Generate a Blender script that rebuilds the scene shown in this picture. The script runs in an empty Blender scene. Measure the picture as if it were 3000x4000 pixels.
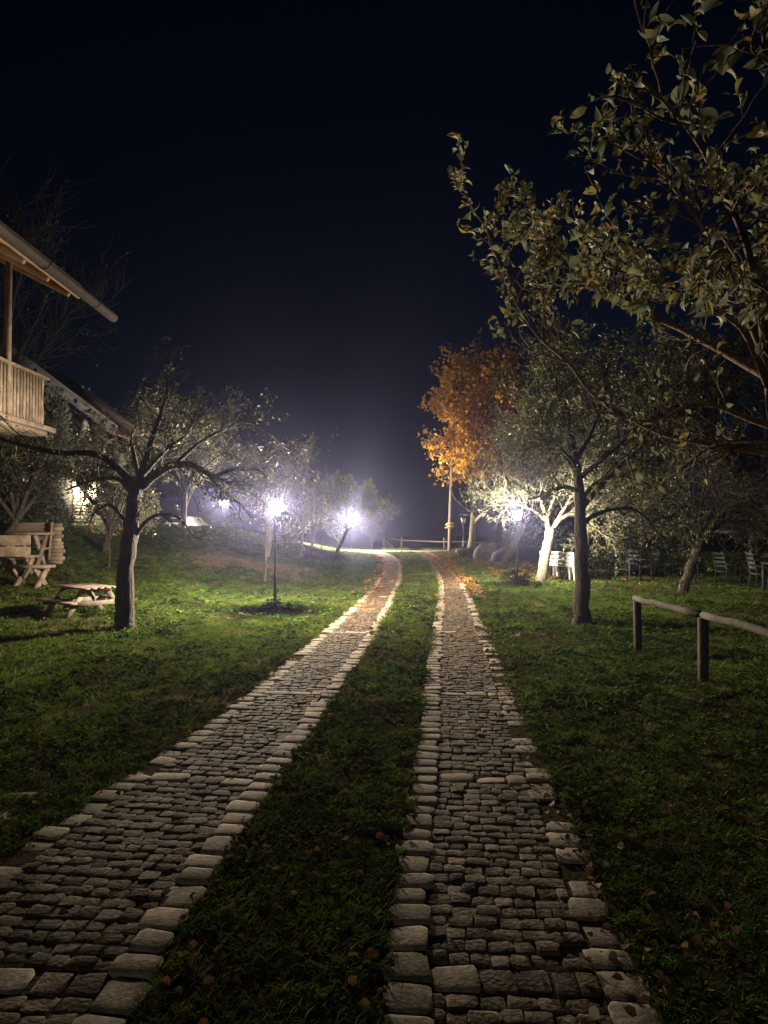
import bpy, math, random
import numpy as np
from mathutils import Vector, Matrix

# ------------------------------------------------------------------ camera, sky, fill sun, exposure
scene = bpy.context.scene
COL = scene.collection
R = math.radians

cam_d = bpy.data.cameras.new('camera')
cam_d.sensor_fit = 'VERTICAL'
cam_d.sensor_height = 36.0
cam_d.lens = 24.0
cam_d.clip_start = 0.05
cam_d.clip_end = 600
cam = bpy.data.objects.new('camera', cam_d)
COL.objects.link(cam)
cam.location = (0, 0, 1.6)
cam.rotation_euler = (R(91.29), 0, 0)
scene.camera = cam

world = bpy.data.worlds.new('World')
scene.world = world
world.use_nodes = True
wn = world.node_tree
sky = wn.nodes.new('ShaderNodeTexSky')
sky.sky_type = 'NISHITA'
sky.sun_disc = False
sky.sun_elevation = R(18)
sky.sun_rotation = R(204)
sky.ozone_density = 10.0
sky.dust_density = 0.2
bg = wn.nodes['Background']
bg.inputs['Strength'].default_value = 0.0012
wn.links.new(sky.outputs[0], bg.inputs[0])

fill_sun_d = bpy.data.lights.new('moon', 'SUN')  # weak warm fill added from behind the camera, lifts near leaves and stones
fill_sun_d.energy = 0.18
fill_sun_d.angle = R(6)
fill_sun_d.color = (1.0, 0.93, 0.84)
moon = bpy.data.objects.new('moon', fill_sun_d)
COL.objects.link(moon)
moon.rotation_euler = (R(72), 0, R(-24))

scene.view_settings.view_transform = 'Standard'
scene.view_settings.look = 'None'
scene.view_settings.exposure = 0.0
scene.view_settings.gamma = 1.0
scene.view_settings.use_curve_mapping = False
cy = scene.cycles
cy.max_bounces = 4
cy.diffuse_bounces = 2
cy.glossy_bounces = 1
cy.transmission_bounces = 3
cy.transparent_max_bounces = 8
cy.volume_bounces = 0
cy.sample_clamp_indirect = 2.0
cy.sample_clamp_direct = 0.0
cy.use_adaptive_sampling = False
cy.use_denoising = True
try:
    cy.denoiser = 'OPENIMAGEDENOISE'
    cy.denoising_input_passes = 'RGB_ALBEDO_NORMAL'
except Exception:
    pass

# ------------------------------------------------------------------ light settings used by the lamps
LAMP_POWER = 6600.0
FAR_LAMP_POWER = 13000.0
LAMP_COLOR = (1.0, 0.88, 0.67)
HAZE_DENSITY = 0.0009
HAZE_COLOR = (0.54, 0.54, 1.0)

rng = np.random.default_rng(7)
random.seed(7)


# ------------------------------------------------------------------ mesh building helpers
def nrm(a):
    a = np.asarray(a, float)
    return a / max(np.linalg.norm(a), 1e-9)


class MB:
    """collects vertices and faces, then links them as one mesh object"""

    def __init__(self):
        self.v, self.f, self.n, self.r = [], [], 0, []

    def add(self, verts, faces, mat=0, rnd=0.0):
        verts = np.asarray(verts, float).reshape(-1, 3)
        self.v.append(verts)
        self.r.append(np.full(len(verts), rnd) if np.isscalar(rnd) else np.asarray(rnd, float))
        groups = {}
        if isinstance(faces, np.ndarray):
            groups[faces.shape[1]] = faces
        else:
            for q in faces:
                groups.setdefault(len(q), []).append(q)
        for k, g in groups.items():
            self.f.append((np.asarray(g, int) + self.n, mat))
        self.n += len(verts)
        return self

    def bar(self, p, q, w, h, up=(0, 0, 1), ch=0.12, mat=0, rnd=0.0, taper=1.0):
        p, q = np.asarray(p, float), np.asarray(q, float)
        d = nrm(q - p)
        s = np.cross(d, nrm(up))
        if np.linalg.norm(s) < 1e-4:
            s = np.cross(d, (1, 0, 0))
        s = nrm(s)
        u = np.cross(s, d)
        c = ch * min(w, h)
        prof = [(-w/2+c, -h/2), (w/2-c, -h/2), (w/2, -h/2+c), (w/2, h/2-c), (w/2-c, h/2), (-w/2+c, h/2), (-w/2, h/2-c), (-w/2, -h/2+c)]
        vs = [p + s*a + u*b for a, b in prof] + [q + (s*a + u*b)*taper for a, b in prof]
        fs = [(i, (i+1) % 8, 8+(i+1) % 8, 8+i) for i in range(8)] + [tuple(range(7, -1, -1)), tuple(range(8, 16))]
        return self.add(vs, fs, mat, rnd)

    def tube(self, pts, radii, n=6, mat=0, rnd=0.0, caps=False, lump=0.0):
        pts = np.asarray(pts, float)
        k = len(pts)
        radii = np.asarray(radii, float)
        t = np.empty_like(pts)
        t[1:-1] = pts[2:] - pts[:-2]
        t[0] = pts[1]-pts[0]
        t[-1] = pts[-1]-pts[-2]
        t /= np.maximum(np.linalg.norm(t, axis=1, keepdims=True), 1e-9)
        ref = np.array((0.31, 0.87, 0.12)) if abs(t[:, 1]).mean() < 0.75 else np.array((0.9, 0.1, 0.3))
        s = np.cross(t, ref)
        s /= np.maximum(np.linalg.norm(s, axis=1, keepdims=True), 1e-9)
        u = np.cross(t, s)
        a = np.arange(n)*2*math.pi/n
        rr = np.repeat(radii[:, None], n, 1)
        if lump:
            rr = rr*(1+lump*rng.standard_normal((k, n)))
        ring = pts[:, None, :] + rr[..., None]*(np.cos(a)[None, :, None]*s[:, None, :] + np.sin(a)[None, :, None]*u[:, None, :])
        i = np.arange(k-1)[:, None]*n
        j = np.arange(n)[None, :]
        j2 = (j+1) % n
        fs = np.stack([i+j, i+j2, i+n+j2, i+n+j], -1).reshape(-1, 4)
        self.add(ring.reshape(-1, 3), fs, mat, rnd)
        if caps:
            b = self.n - k*n
            self.f.append((np.array([np.arange(n)[::-1]+b]), mat))
            self.f.append((np.array([np.arange(n)+b+(k-1)*n]), mat))
        return self

    def lathe(self, prof, n=12, org=(0, 0, 0), mat=0):
        a = np.arange(n)*2*math.pi/n
        vs = [(org[0]+r*math.cos(x), org[1]+r*math.sin(x), org[2]+z) for r, z in prof for x in a]
        fs = [(i*n+j, i*n+(j+1) % n, (i+1)*n+(j+1) % n, (i+1)*n+j) for i in range(len(prof)-1) for j in range(n)]
        fs += [tuple(range(n-1, -1, -1)), tuple(range((len(prof)-1)*n, len(prof)*n))]
        return self.add(vs, fs, mat)

    def prism(self, poly, p0, ax, ay, depth, mat=0, rnd=0.0):
        """polygon (a,b) in the plane ax,ay through p0, pushed along ax x ay"""
        p0, ax, ay = np.asarray(p0, float), np.asarray(ax, float), np.asarray(ay, float)
        nn = nrm(np.cross(ax, ay))*depth
        a = [p0+ax*x+ay*y for x, y in poly]
        k = len(a)
        vs = a + [q+nn for q in a]
        fs = [(i, (i+1) % k, k+(i+1) % k, k+i) for i in range(k)] + [tuple(range(k-1, -1, -1)), tuple(range(k, 2*k))]
        return self.add(vs, fs, mat, rnd)

    def leaves(self, pos, axis, size, width=0.5, fold=0.25, mat=0, droop=0.0, nrand=0.9, curl=False):
        pos = np.asarray(pos, float)
        m = len(pos)
        if m == 0:
            return self
        ax = np.asarray(axis, float)
        ax = ax/np.maximum(np.linalg.norm(ax, axis=1, keepdims=True), 1e-9)
        ax[:, 2] -= droop
        ax = ax/np.maximum(np.linalg.norm(ax, axis=1, keepdims=True), 1e-9)
        upv = np.array((0, 0, 1.0)) + nrand*rng.standard_normal((m, 3))
        s = np.cross(ax, upv)
        s /= np.maximum(np.linalg.norm(s, axis=1, keepdims=True), 1e-9)
        nn = np.cross(s, ax)
        L = np.broadcast_to(np.asarray(size, float), (m,))[:, None]
        W = L*width*(0.85+0.3*rng.random((m, 1)))*0.5
        F = W*fold*(0.3+1.4*rng.random((m, 1)))
        if not curl:
            pts = np.stack([pos, pos+ax*L*.32+s*W+nn*F, pos+ax*L*.68+s*W*.85+nn*F, pos+ax*L, pos+ax*L*.68-s*W*.85+nn*F, pos+ax*L*.32-s*W+nn*F], 1)
            i = np.arange(m)[:, None]*6
            fs = np.concatenate([i+np.array([[0, 1, 2, 3]]), i+np.array([[0, 3, 4, 5]])], 0)
            k = 6
        else:
            st = [(.0, .12, 0), (.16, .62, .05), (.36, .98, .09), (.58, .98, .08), (.8, .62, .02), (1, .06, -.1)]
            cv = (0.4+1.6*rng.random((m, 1)))*L
            rows = []
            for a, w, c in st:
                mid = pos+ax*L*a+nn*cv*c
                rows += [mid-s*W*w+nn*F*w, mid, mid+s*W*w+nn*F*w]
            pts = np.stack(rows, 1)
            k = 18
            i = np.arange(m)[:, None]*18
            q = []
            for a in range(5):
                q += [[a*3, a*3+1, a*3+4, a*3+3], [a*3+1, a*3+2, a*3+5, a*3+4]]
            fs = np.concatenate([i+np.array([z]) for z in q], 0)
        return self.add(pts.reshape(-1, 3), fs, mat, np.repeat(rng.random(m), k))

    def build(self, name, mats, parent=None, smooth=False, loc=None):
        me = bpy.data.meshes.new(name)
        V = np.concatenate(self.v) if self.v else np.zeros((0, 3))
        if loc is not None:
            V = V-np.asarray(loc, float)
        me.vertices.add(len(V))
        me.vertices.foreach_set('co', V.astype(np.float32).ravel())
        if self.f:
            loops = np.concatenate([f.ravel() for f, _ in self.f])
            tot = np.concatenate([np.full(len(f), f.shape[1]) for f, _ in self.f])
            mi = np.concatenate([np.full(len(f), m) for f, m in self.f])
            start = np.concatenate([[0], np.cumsum(tot)[:-1]])
            me.loops.add(len(loops))
            me.loops.foreach_set('vertex_index', loops.astype(np.int32))
            me.polygons.add(len(tot))
            me.polygons.foreach_set('loop_start', start.astype(np.int32))
            me.polygons.foreach_set('material_index', mi.astype(np.int32))
            if smooth:
                me.polygons.foreach_set('use_smooth', np.ones(len(tot), bool))
        at = me.attributes.new('rnd', 'FLOAT', 'POINT')
        at.data.foreach_set('value', np.concatenate(self.r).astype(np.float32))
        me.update(calc_edges=True)
        for m in (mats if isinstance(mats, (list, tuple)) else [mats]):
            me.materials.append(m)
        o = bpy.data.objects.new(name, me)
        COL.objects.link(o)
        if loc is not None:
            o.location = loc
        if parent is not None:
            o.parent = parent
        return o


def tag(o, label=None, cat=None, group=None, kind=None):
    if label:
        o['label'] = label
    if cat:
        o['category'] = cat
    if group:
        o['group'] = group
    if kind:
        o['kind'] = kind
    return o


def empty(name, loc, label, cat, group=None, rz=0.0):
    o = bpy.data.objects.new(name, None)
    o.empty_display_size = 0.2
    COL.objects.link(o)
    o.location = loc
    o.rotation_euler = (0, 0, rz)
    return tag(o, label, cat, group)


def copy_tree(o, parent=None):
    c = o.copy()
    COL.objects.link(c)
    c.parent = parent
    for ch in list(o.children):
        copy_tree(ch, c)
    return c


# ------------------------------------------------------------------ materials
def new_mat(name):
    m = bpy.data.materials.new(name)
    m.use_nodes = True
    nt = m.node_tree
    b = nt.nodes['Principled BSDF']
    return m, nt, b


def mat(name, cols, scale=8.0, rough=0.85, bump=0.3, bscale=None, stretch=(1, 1, 1), var=0.0, spec=0.3, detail=6.0, dist=0.02, metal=0.0, moss=None, moss_amt=.5, world_pos=False):
    """colour ramp over noise; var mixes in a per-object / per-piece random brightness"""
    m, nt, b = new_mat(name)
    N = nt.nodes
    tc = N.new('ShaderNodeTexCoord')
    mp = N.new('ShaderNodeMapping')
    mp.inputs['Scale'].default_value = stretch
    if world_pos:
        gp_ = N.new('ShaderNodeNewGeometry')
        nt.links.new(gp_.outputs['Position'], mp.inputs[0])
    else:
        nt.links.new(tc.outputs['Object'], mp.inputs[0])
    no = N.new('ShaderNodeTexNoise')
    no.inputs['Scale'].default_value = scale
    no.inputs['Detail'].default_value = detail
    no.inputs['Roughness'].default_value = 0.62
    nt.links.new(mp.outputs[0], no.inputs['Vector'])
    rp = N.new('ShaderNodeValToRGB')
    e = rp.color_ramp.elements
    while len(e) < len(cols):
        e.new(0.5)
    for i, c in enumerate(cols):
        e[i].position = 0.28+0.44*i/max(1, len(cols)-1)
        e[i].color = (*c, 1)
    nt.links.new(no.outputs['Fac'], rp.inputs[0])
    out = rp.outputs[0]
    if var:
        oi = N.new('ShaderNodeObjectInfo')
        at = N.new('ShaderNodeAttribute')
        at.attribute_name = 'rnd'
        ad = N.new('ShaderNodeMath')
        nt.links.new(oi.outputs['Random'], ad.inputs[0])
        nt.links.new(at.outputs['Fac'], ad.inputs[1])
        fr = N.new('ShaderNodeMath')
        fr.operation = 'FRACT'
        nt.links.new(ad.outputs[0], fr.inputs[0])
        mr = N.new('ShaderNodeMapRange')
        mr.inputs['To Min'].default_value = 1-var
        mr.inputs['To Max'].default_value = 1+var
        nt.links.new(fr.outputs[0], mr.inputs[0])
        mx = N.new('ShaderNodeVectorMath')
        mx.operation = 'SCALE'
        nt.links.new(out, mx.inputs[0])
        nt.links.new(mr.outputs[0], mx.inputs['Scale'])
        out = mx.outputs[0]
        wv = N.new('ShaderNodeVectorMath')
        wv.operation = 'ADD'
        nt.links.new(mp.outputs[0], wv.inputs[0])
        cb = N.new('ShaderNodeCombineXYZ')
        for q in range(3):
            ml = N.new('ShaderNodeMath')
            ml.operation = 'MULTIPLY'
            ml.inputs[1].default_value = (37.0, 91.0, 53.0)[q]
            nt.links.new(fr.outputs[0], ml.inputs[0])
            nt.links.new(ml.outputs[0], cb.inputs[q])
        nt.links.new(cb.outputs[0], wv.inputs[1])
        nt.links.new(wv.outputs[0], no.inputs['Vector'])
    if moss:
        ge = N.new('ShaderNodeNewGeometry')
        m1 = N.new('ShaderNodeTexNoise')
        m1.inputs['Scale'].default_value = 3.2
        m1.inputs['Detail'].default_value = 8
        m1.inputs['Roughness'].default_value = .7
        nt.links.new(ge.outputs['Position'], m1.inputs['Vector'])
        m2 = N.new('ShaderNodeMapRange')
        m2.inputs['From Min'].default_value = .5
        m2.inputs['From Max'].default_value = .66
        m2.inputs['To Max'].default_value = moss_amt
        nt.links.new(m1.outputs['Fac'], m2.inputs[0])
        m3 = N.new('ShaderNodeMix')
        m3.data_type = 'RGBA'
        nt.links.new(m2.outputs[0], m3.inputs['Factor'])
        nt.links.new(out, m3.inputs['A'])
        m3.inputs['B'].default_value = (*moss, 1)
        out = m3.outputs['Result']
    nt.links.new(out, b.inputs['Base Color'])
    b.inputs['Roughness'].default_value = rough
    b.inputs['Specular IOR Level'].default_value = spec
    b.inputs['Metallic'].default_value = metal
    if bump:
        n2 = N.new('ShaderNodeTexNoise')
        n2.inputs['Scale'].default_value = bscale or scale*4
        n2.inputs['Detail'].default_value = 5
        nt.links.new(mp.outputs[0], n2.inputs['Vector'])
        bp = N.new('ShaderNodeBump')
        bp.inputs['Strength'].default_value = bump
        bp.inputs['Distance'].default_value = dist
        nt.links.new(n2.outputs['Fac'], bp.inputs['Height'])
        nt.links.new(bp.outputs[0], b.inputs['Normal'])
    return m


def leaf_mat(name, cols, trans=0.35, rough=0.55, attr='rnd', inst=False, spec=0.35):
    m, nt, b = new_mat(name)
    N = nt.nodes
    at = N.new('ShaderNodeAttribute')
    at.attribute_name = attr
    if inst:
        at.attribute_type = 'INSTANCER'
    rp = N.new('ShaderNodeValToRGB')
    e = rp.color_ramp.elements
    while len(e) < len(cols):
        e.new(0.5)
    for i, c in enumerate(cols):
        e[i].position = i/max(1, len(cols)-1)
        e[i].color = (*c, 1)
    nt.links.new(at.outputs['Fac'], rp.inputs[0])
    nt.links.new(rp.outputs[0], b.inputs['Base Color'])
    b.inputs['Roughness'].default_value = rough
    b.inputs['Specular IOR Level'].default_value = spec
    tr = N.new('ShaderNodeBsdfTranslucent')
    nt.links.new(rp.outputs[0], tr.inputs[0])
    mx = N.new('ShaderNodeMixShader')
    mx.inputs[0].default_value = trans
    nt.links.new(b.outputs[0], mx.inputs[1])
    nt.links.new(tr.outputs[0], mx.inputs[2])
    nt.links.new(mx.outputs[0], N['Material Output'].inputs['Surface'])
    return m


def glow_mat(name, col, strength, clear=0.75):
    """lit lamp glass: lets the bulb's light out and glows itself"""
    m, nt, b = new_mat(name)
    N = nt.nodes
    em = N.new('ShaderNodeEmission')
    em.inputs[0].default_value = (*col, 1)
    em.inputs[1].default_value = strength
    tp = N.new('ShaderNodeBsdfTransparent')
    mx = N.new('ShaderNodeMixShader')
    mx.inputs[0].default_value = clear
    nt.links.new(em.outputs[0], mx.inputs[1])
    nt.links.new(tp.outputs[0], mx.inputs[2])
    nt.links.new(mx.outputs[0], N['Material Output'].inputs['Surface'])
    return m


def glass_mat(name, clear=0.6):
    m, nt, b = new_mat(name)
    N = nt.nodes
    b.inputs['Base Color'].default_value = (.6, .62, .66, 1)
    b.inputs['Roughness'].default_value = .3
    tp = N.new('ShaderNodeBsdfTransparent')
    mx = N.new('ShaderNodeMixShader')
    mx.inputs[0].default_value = clear
    nt.links.new(b.outputs[0], mx.inputs[1])
    nt.links.new(tp.outputs[0], mx.inputs[2])
    nt.links.new(mx.outputs[0], N['Material Output'].inputs['Surface'])
    return m


M = dict(
    soil=mat('soil', [(.018, .014, .009), (.035, .03, .014), (.03, .036, .012), (.045, .034, .018)], 2.2, 1.0, .5, 30, spec=.0),
    joint=mat('joint_soil', [(.03, .022, .014), (.07, .053, .033), (.045, .048, .018)], 12, 1.0, .5, 40, spec=.0),
    sett=mat('sett_stone', [(.032, .019, .011), (.092, .06, .036), (.19, .13, .083)], 38, .9, .6, 55, var=.42, spec=.08, dist=.012, moss=(.045, .043, .013), moss_amt=.8, world_pos=True),
    edge=mat('edge_stone', [(.15, .11, .076), (.3, .236, .172), (.4, .325, .245)], 26, .9, .35, 60, var=.26, spec=.08, dist=.008, moss=(.085, .066, .038), moss_amt=.75, world_pos=True),
    gravel=mat('gravel', [(.16, .145, .12), (.26, .235, .19), (.33, .30, .25)], 30, .9, .8, 60),
    bark=mat('bark', [(.014, .01, .007), (.04, .03, .021), (.1, .078, .054)], 24, .9, 1.0, 45, stretch=(1, 1, .22), dist=.05, moss=(.055, .052, .016), moss_amt=.6),
    darkbark=mat('dark_bark', [(.004, .003, .003), (.008, .007, .005), (.014, .012, .009)], 9, .95, .5, 24),
    palebark=mat('pale_bark', [(.07, .058, .044), (.13, .112, .085), (.19, .17, .13), (.09, .095, .045)], 7, .85, .9, 26, stretch=(1, 1, .5), dist=.02),
    redbark=mat('reddish_bark', [(.09, .05, .03), (.17, .1, .06), (.23, .145, .09)], 9, .85, .8, 24, stretch=(1, 1, .4), dist=.02),
    wood=mat('weathered_wood', [(.08, .055, .04), (.19, .135, .095), (.3, .225, .165)], 4, .85, .7, 50, stretch=(1, 1, 1), var=.25, dist=.008, moss=(.07, .06, .045), moss_amt=.6),
    darkwood=mat('dark_wood', [(.05, .033, .024), (.085, .058, .04), (.12, .082, .06)], 5, .8, .5, 40, var=.15, dist=.006),
    soffit=mat('soffit_wood', [(.16, .085, .038), (.24, .13, .06), (.29, .165, .085)], 6, .75, .5, 40, var=.1, dist=.006),
    greywood=mat('grey_wood', [(.085, .068, .048), (.14, .115, .085), (.2, .17, .13)], 8, .85, .6, 30, stretch=(1, 1, .3), var=.15, dist=.01),
    shaded_white=mat('shaded_white_paint', [(.016, .016, .02), (.034, .034, .038)], 6, .7, .2, 40),  # pale chairs and tables painted near black, shade put into the colour
    fencewood=mat('fence_wood', [(.02, .014, .009), (.055, .04, .026), (.1, .077, .052)], 9, .9, .9, 40, stretch=(1, .25, .25), var=.15, dist=.015),
    paleboard=mat('pale_board', [(.17, .155, .155), (.28, .26, .26)], 5, .85, .5, 30, dist=.01),
    pole=mat('pole_wood', [(.15, .12, .09), (.23, .19, .145), (.29, .25, .195)], 6, .85, .5, 30, stretch=(1, 1, .12), dist=.01),
    metal=mat('black_metal', [(.012, .012, .013), (.02, .02, .021)], 20, .45, .1, spec=.5, metal=.3),
    gutter=mat('gutter_metal', [(.04, .028, .021), (.075, .054, .04)], 6, .75, .2, spec=.3, metal=.1),
    wall=mat('house_wall', [(.16, .085, .05), (.22, .12, .075)], 3, .9, .4, 30),
    rooftile=mat('roof_tile', [(.07, .04, .03), (.13, .07, .05)], 6, .85, .4, 30, var=.2),
    white=mat('white_paint', [(.68, .68, .68), (.82, .82, .82)], 6, .6, .15, 40),
    cloth=mat('white_cloth', [(.62, .6, .5), (.8, .78, .7)], 7, .9, .4, 20),
    stone=mat('rubble_stone', [(.28, .24, .17), (.4, .35, .26), (.5, .45, .35)], 9, .85, .7, 30, var=.25),
    boulder=mat('boulder_stone', [(.04, .036, .031), (.085, .076, .064), (.13, .118, .1)], 4, .9, .8, 16, dist=.05),
    mortar=mat('mortar', [(.09, .08, .06), (.15, .13, .1)], 9, .95, .5, 40),
    tarp=mat('dark_sheet', [(.012, .013, .02), (.025, .026, .034)], 3, .8, .4, 8),
    carpaint=mat('white_car_paint', [(.6, .6, .62), (.68, .68, .69)], 2, .35, 0, spec=.5),
    carglass=mat('car_glass', [(.02, .02, .025), (.03, .03, .035)], 2, .1, 0, spec=.5),
    tyre=mat('tyre_rubber', [(.012, .012, .012), (.02, .02, .02)], 12, .85, .3),
    sign=mat('sign_wood', [(.38, .22, .1), (.5, .32, .16)], 6, .75, .3, 30, var=.15),
    leaf_apple=leaf_mat('apple_leaf', [(.035, .048, .014), (.055, .066, .02), (.085, .09, .028), (.12, .115, .035), (.2, .17, .05)]),
    leaf_olive=leaf_mat('olive_leaf', [(.17, .19, .1), (.25, .275, .17), (.33, .35, .23), (.4, .38, .19), (.46, .33, .09), (.26, .27, .17)], .3, .6),
    leaf_pale=leaf_mat('pale_leaf', [(.08, .092, .042), (.13, .135, .07), (.18, .182, .1), (.25, .225, .09)], .35),
    leaf_fresh=leaf_mat('fresh_leaf', [(.14, .18, .06), (.2, .24, .09), (.27, .28, .12), (.33, .3, .1)], .55),
    leaf_dark=leaf_mat('dark_leaf', [(.014, .02, .008), (.024, .032, .012), (.038, .042, .016), (.065, .056, .02)], .25),
    leaf_orange=leaf_mat('autumn_leaf', [(.28, .12, .035), (.55, .25, .035), (.7, .38, .045), (.8, .54, .08), (.65, .32, .045), (.45, .18, .035)], .5),
    leaf_fall=leaf_mat('fallen_leaf', [(.2, .065, .025), (.3, .11, .035), (.38, .16, .05), (.24, .13, .07)], .15, .8, spec=.08),
    leaf_litter=leaf_mat('litter_leaf', [(.05, .03, .017), (.07, .04, .02), (.09, .055, .026), (.12, .075, .035), (.11, .06, .03), (.14, .09, .05), (.16, .11, .055), (.45, .38, .27)], .15, .8, spec=.05),
    leaf_brown=leaf_mat('brown_leaf', [(.06, .034, .017), (.1, .055, .025), (.15, .08, .034), (.2, .115, .04), (.11, .08, .045)], .15, .9, spec=.0),
    leaf_conifer=leaf_mat('conifer_leaf', [(.08, .1, .08), (.13, .15, .12), (.17, .19, .155)], .15, .7),
    grass=leaf_mat('grass_blade', [(.062, .044, .016), (.052, .062, .011), (.062, .095, .01), (.085, .13, .013), (.125, .15, .022), (.15, .12, .045)], .35, .6, 'tint', True, .12),
    weed=leaf_mat('weed_leaf', [(.04, .07, .016), (.05, .095, .018), (.075, .12, .025), (.1, .09, .035)], .2, .95, 'tint', True, .0),
    dry=leaf_mat('dry_grass', [(.1, .07, .036), (.17, .125, .068), (.24, .185, .11)], .3, .8, 'tint', True, .1),
    glow=glow_mat('lit_lamp_glass', (1.0, .96, .9), 9.0),
    bulb=glow_mat('lit_bulb', (1.0, .95, .88), 60.0, .0),
    paneoff=glass_mat('unlit_lamp_glass'),
)

# ------------------------------------------------------------------ terrain and the two cobbled tracks
_LL = np.array([(-1.98, 0.5), (-1.95, 2.2), (-1.86, 3.42), (-1.75, 3.9), (-1.65, 4.4), (-1.53, 5.12), (-1.37, 6.04), (-1.28, 6.92), (-1.21, 7.84), (-1.1, 9.05), (-0.96, 10.45), (-0.65, 13.81), (-0.36, 18.04), (-0.10, 24.63), (-0.05, 30.), (-0.2, 35.), (-0.75, 41.), (-1.9, 46.)])
_LR = np.array([(-0.84, 0.5), (-0.82, 2.2), (-0.81, 2.9), (-0.75, 3.27), (-0.69, 4.06), (-0.62, 4.71), (-0.46, 6.2), (-0.18, 9.05), (0.19, 13.81), (0.6, 21.29), (0.80, 27.5), (0.78, 33.), (0.5, 39.), (-0.1, 44.)])
_RL = np.array([(-0.06, 0.5), (-0.04, 2.2), (0.0, 2.77), (0.04, 3.2), (0.09, 3.57), (0.19, 4.53), (0.29, 5.61), (0.43, 7.36), (0.67, 9.8), (1.13, 14.67), (1.53, 19.53), (1.86, 25.98), (2.02, 33.), (1.95, 39.), (1.7, 44.)])
_RR = np.array([(0.86, 0.5), (0.88, 2.2), (0.96, 2.95), (1.0, 3.42), (1.07, 4.36), (1.19, 6.04), (1.41, 8.11), (1.6, 10.69), (1.95, 14.67), (2.30, 19.53), (2.73, 27.5), (2.98, 35.), (2.95, 41.), (2.75, 46.)])


def edge_fn(t):
    ys = np.linspace(t[0, 1], t[-1, 1], 400)
    xs = np.interp(ys, t[:, 1], t[:, 0])
    for _ in range(3):
        xs = np.convolve(np.pad(xs, 4, 'edge'), np.ones(9)/9, 'valid')
    return lambda y: np.interp(y, ys, xs)


LL, LR, RL, RR = edge_fn(_LL), edge_fn(_LR), edge_fn(_RL), edge_fn(_RR)


def sm(a):
    a = np.clip(a, 0, 1)
    return a*a*(3-2*a)


def terrain(x, y):
    x, y = np.asarray(x, float), np.asarray(y, float)
    c = (LL(y)+RR(y))/2
    d = c-x
    z = 1.6*sm((d-2.2)/8)*sm((y-11)/17)*(1-.45*sm((y-33)/8))
    away = sm((np.abs(d)-2.2)/2)
    z = z + away*(.035*np.sin(x*1.7+y*.6)+.03*np.sin(x*.8-y*1.3+1)+.02*np.sin(x*3.1+y*2.2))
    # gentle fall of the meadow on the far right side
    z = z - .25*sm((x-c-5)/6)*sm((y-14)/10)
    return z


def tz(x, y):
    return float(terrain(x, y))


def on_track(x, y, m=0.0):
    return ((x > LL(y)-m) & (x < LR(y)+m)) | ((x > RL(y)-m) & (x < RR(y)+m))


xs = np.unique(np.concatenate([np.arange(-2.6, 3.6, .05), np.linspace(-14, -2.6, 60), np.linspace(3.6, 14, 55), np.linspace(-80, -14, 34), np.linspace(14, 80, 34)]))
ys = np.unique(np.concatenate([np.linspace(-30, 0, 10), np.arange(0, 8, .1), np.arange(8, 24, .25), np.linspace(24, 60, 80), np.linspace(60, 150, 30)]))
gx, gy = np.meshgrid(xs, ys)
gz = terrain(gx, gy)
trk = on_track(gx, gy) & (gy < 46)
gz = gz + np.where(trk, -.05, 0)
mid = (gx > LR(gy)) & (gx < RL(gy)) & (gy < 46)
mw = np.clip((gx-LR(gy))*(RL(gy)-gx)/np.maximum((RL(gy)-LR(gy))**2/4, 1e-3), 0, 1)
gz = gz + np.where(mid, .035*mw, 0)
nx, ny = len(xs), len(ys)
b = MB()
ii = np.arange(ny-1)[:, None]*nx
jj = np.arange(nx-1)[None, :]
b.add(np.stack([gx, gy, gz], -1).reshape(-1, 3), np.stack([ii+jj, ii+jj+1, ii+nx+jj+1, ii+nx+jj], -1).reshape(-1, 4))
ground = b.build('ground', M['soil'], smooth=True)
tag(ground, 'dark lawn ground rising gently towards the bank beside the house', kind='structure')

# far road that the tracks run into, curving away to the left behind the bank
b = MB()
rp = [(-14, 49.5), (-8, 48.6), (-4, 47.6), (-1.5, 46.2), (1, 45.0), (3.2, 45.4), (6, 47.5)]
for i in range(len(rp)-1):
    pass
ctr = np.array(rp)
tt = np.linspace(0, len(rp)-1, 50)
cx_ = np.interp(tt, np.arange(len(rp)), ctr[:, 0])
cy_ = np.interp(tt, np.arange(len(rp)), ctr[:, 1])
w = np.interp(tt, [0, 3, 4, 5, 6], [1.6, 1.7, 2.0, 1.2, .3])
vs, fs = [], []
for i in range(50):
    for k in range(7):
        s = -1+k/3
        x, y = cx_[i]+.15*math.sin(i*.7)*s, cy_[i]+s*w[i]
        vs.append((x, y, tz(x, y)+.02+.02*(1-s*s)))
    if i:
        fs += [((i-1)*7+k, (i-1)*7+k+1, i*7+k+1, i*7+k) for k in range(6)]
b.add(vs, fs)
tag(b.build('gravel_road', M['gravel'], smooth=True), 'pale gravel road crossing beyond the end of the cobbled tracks', kind='structure')


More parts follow.
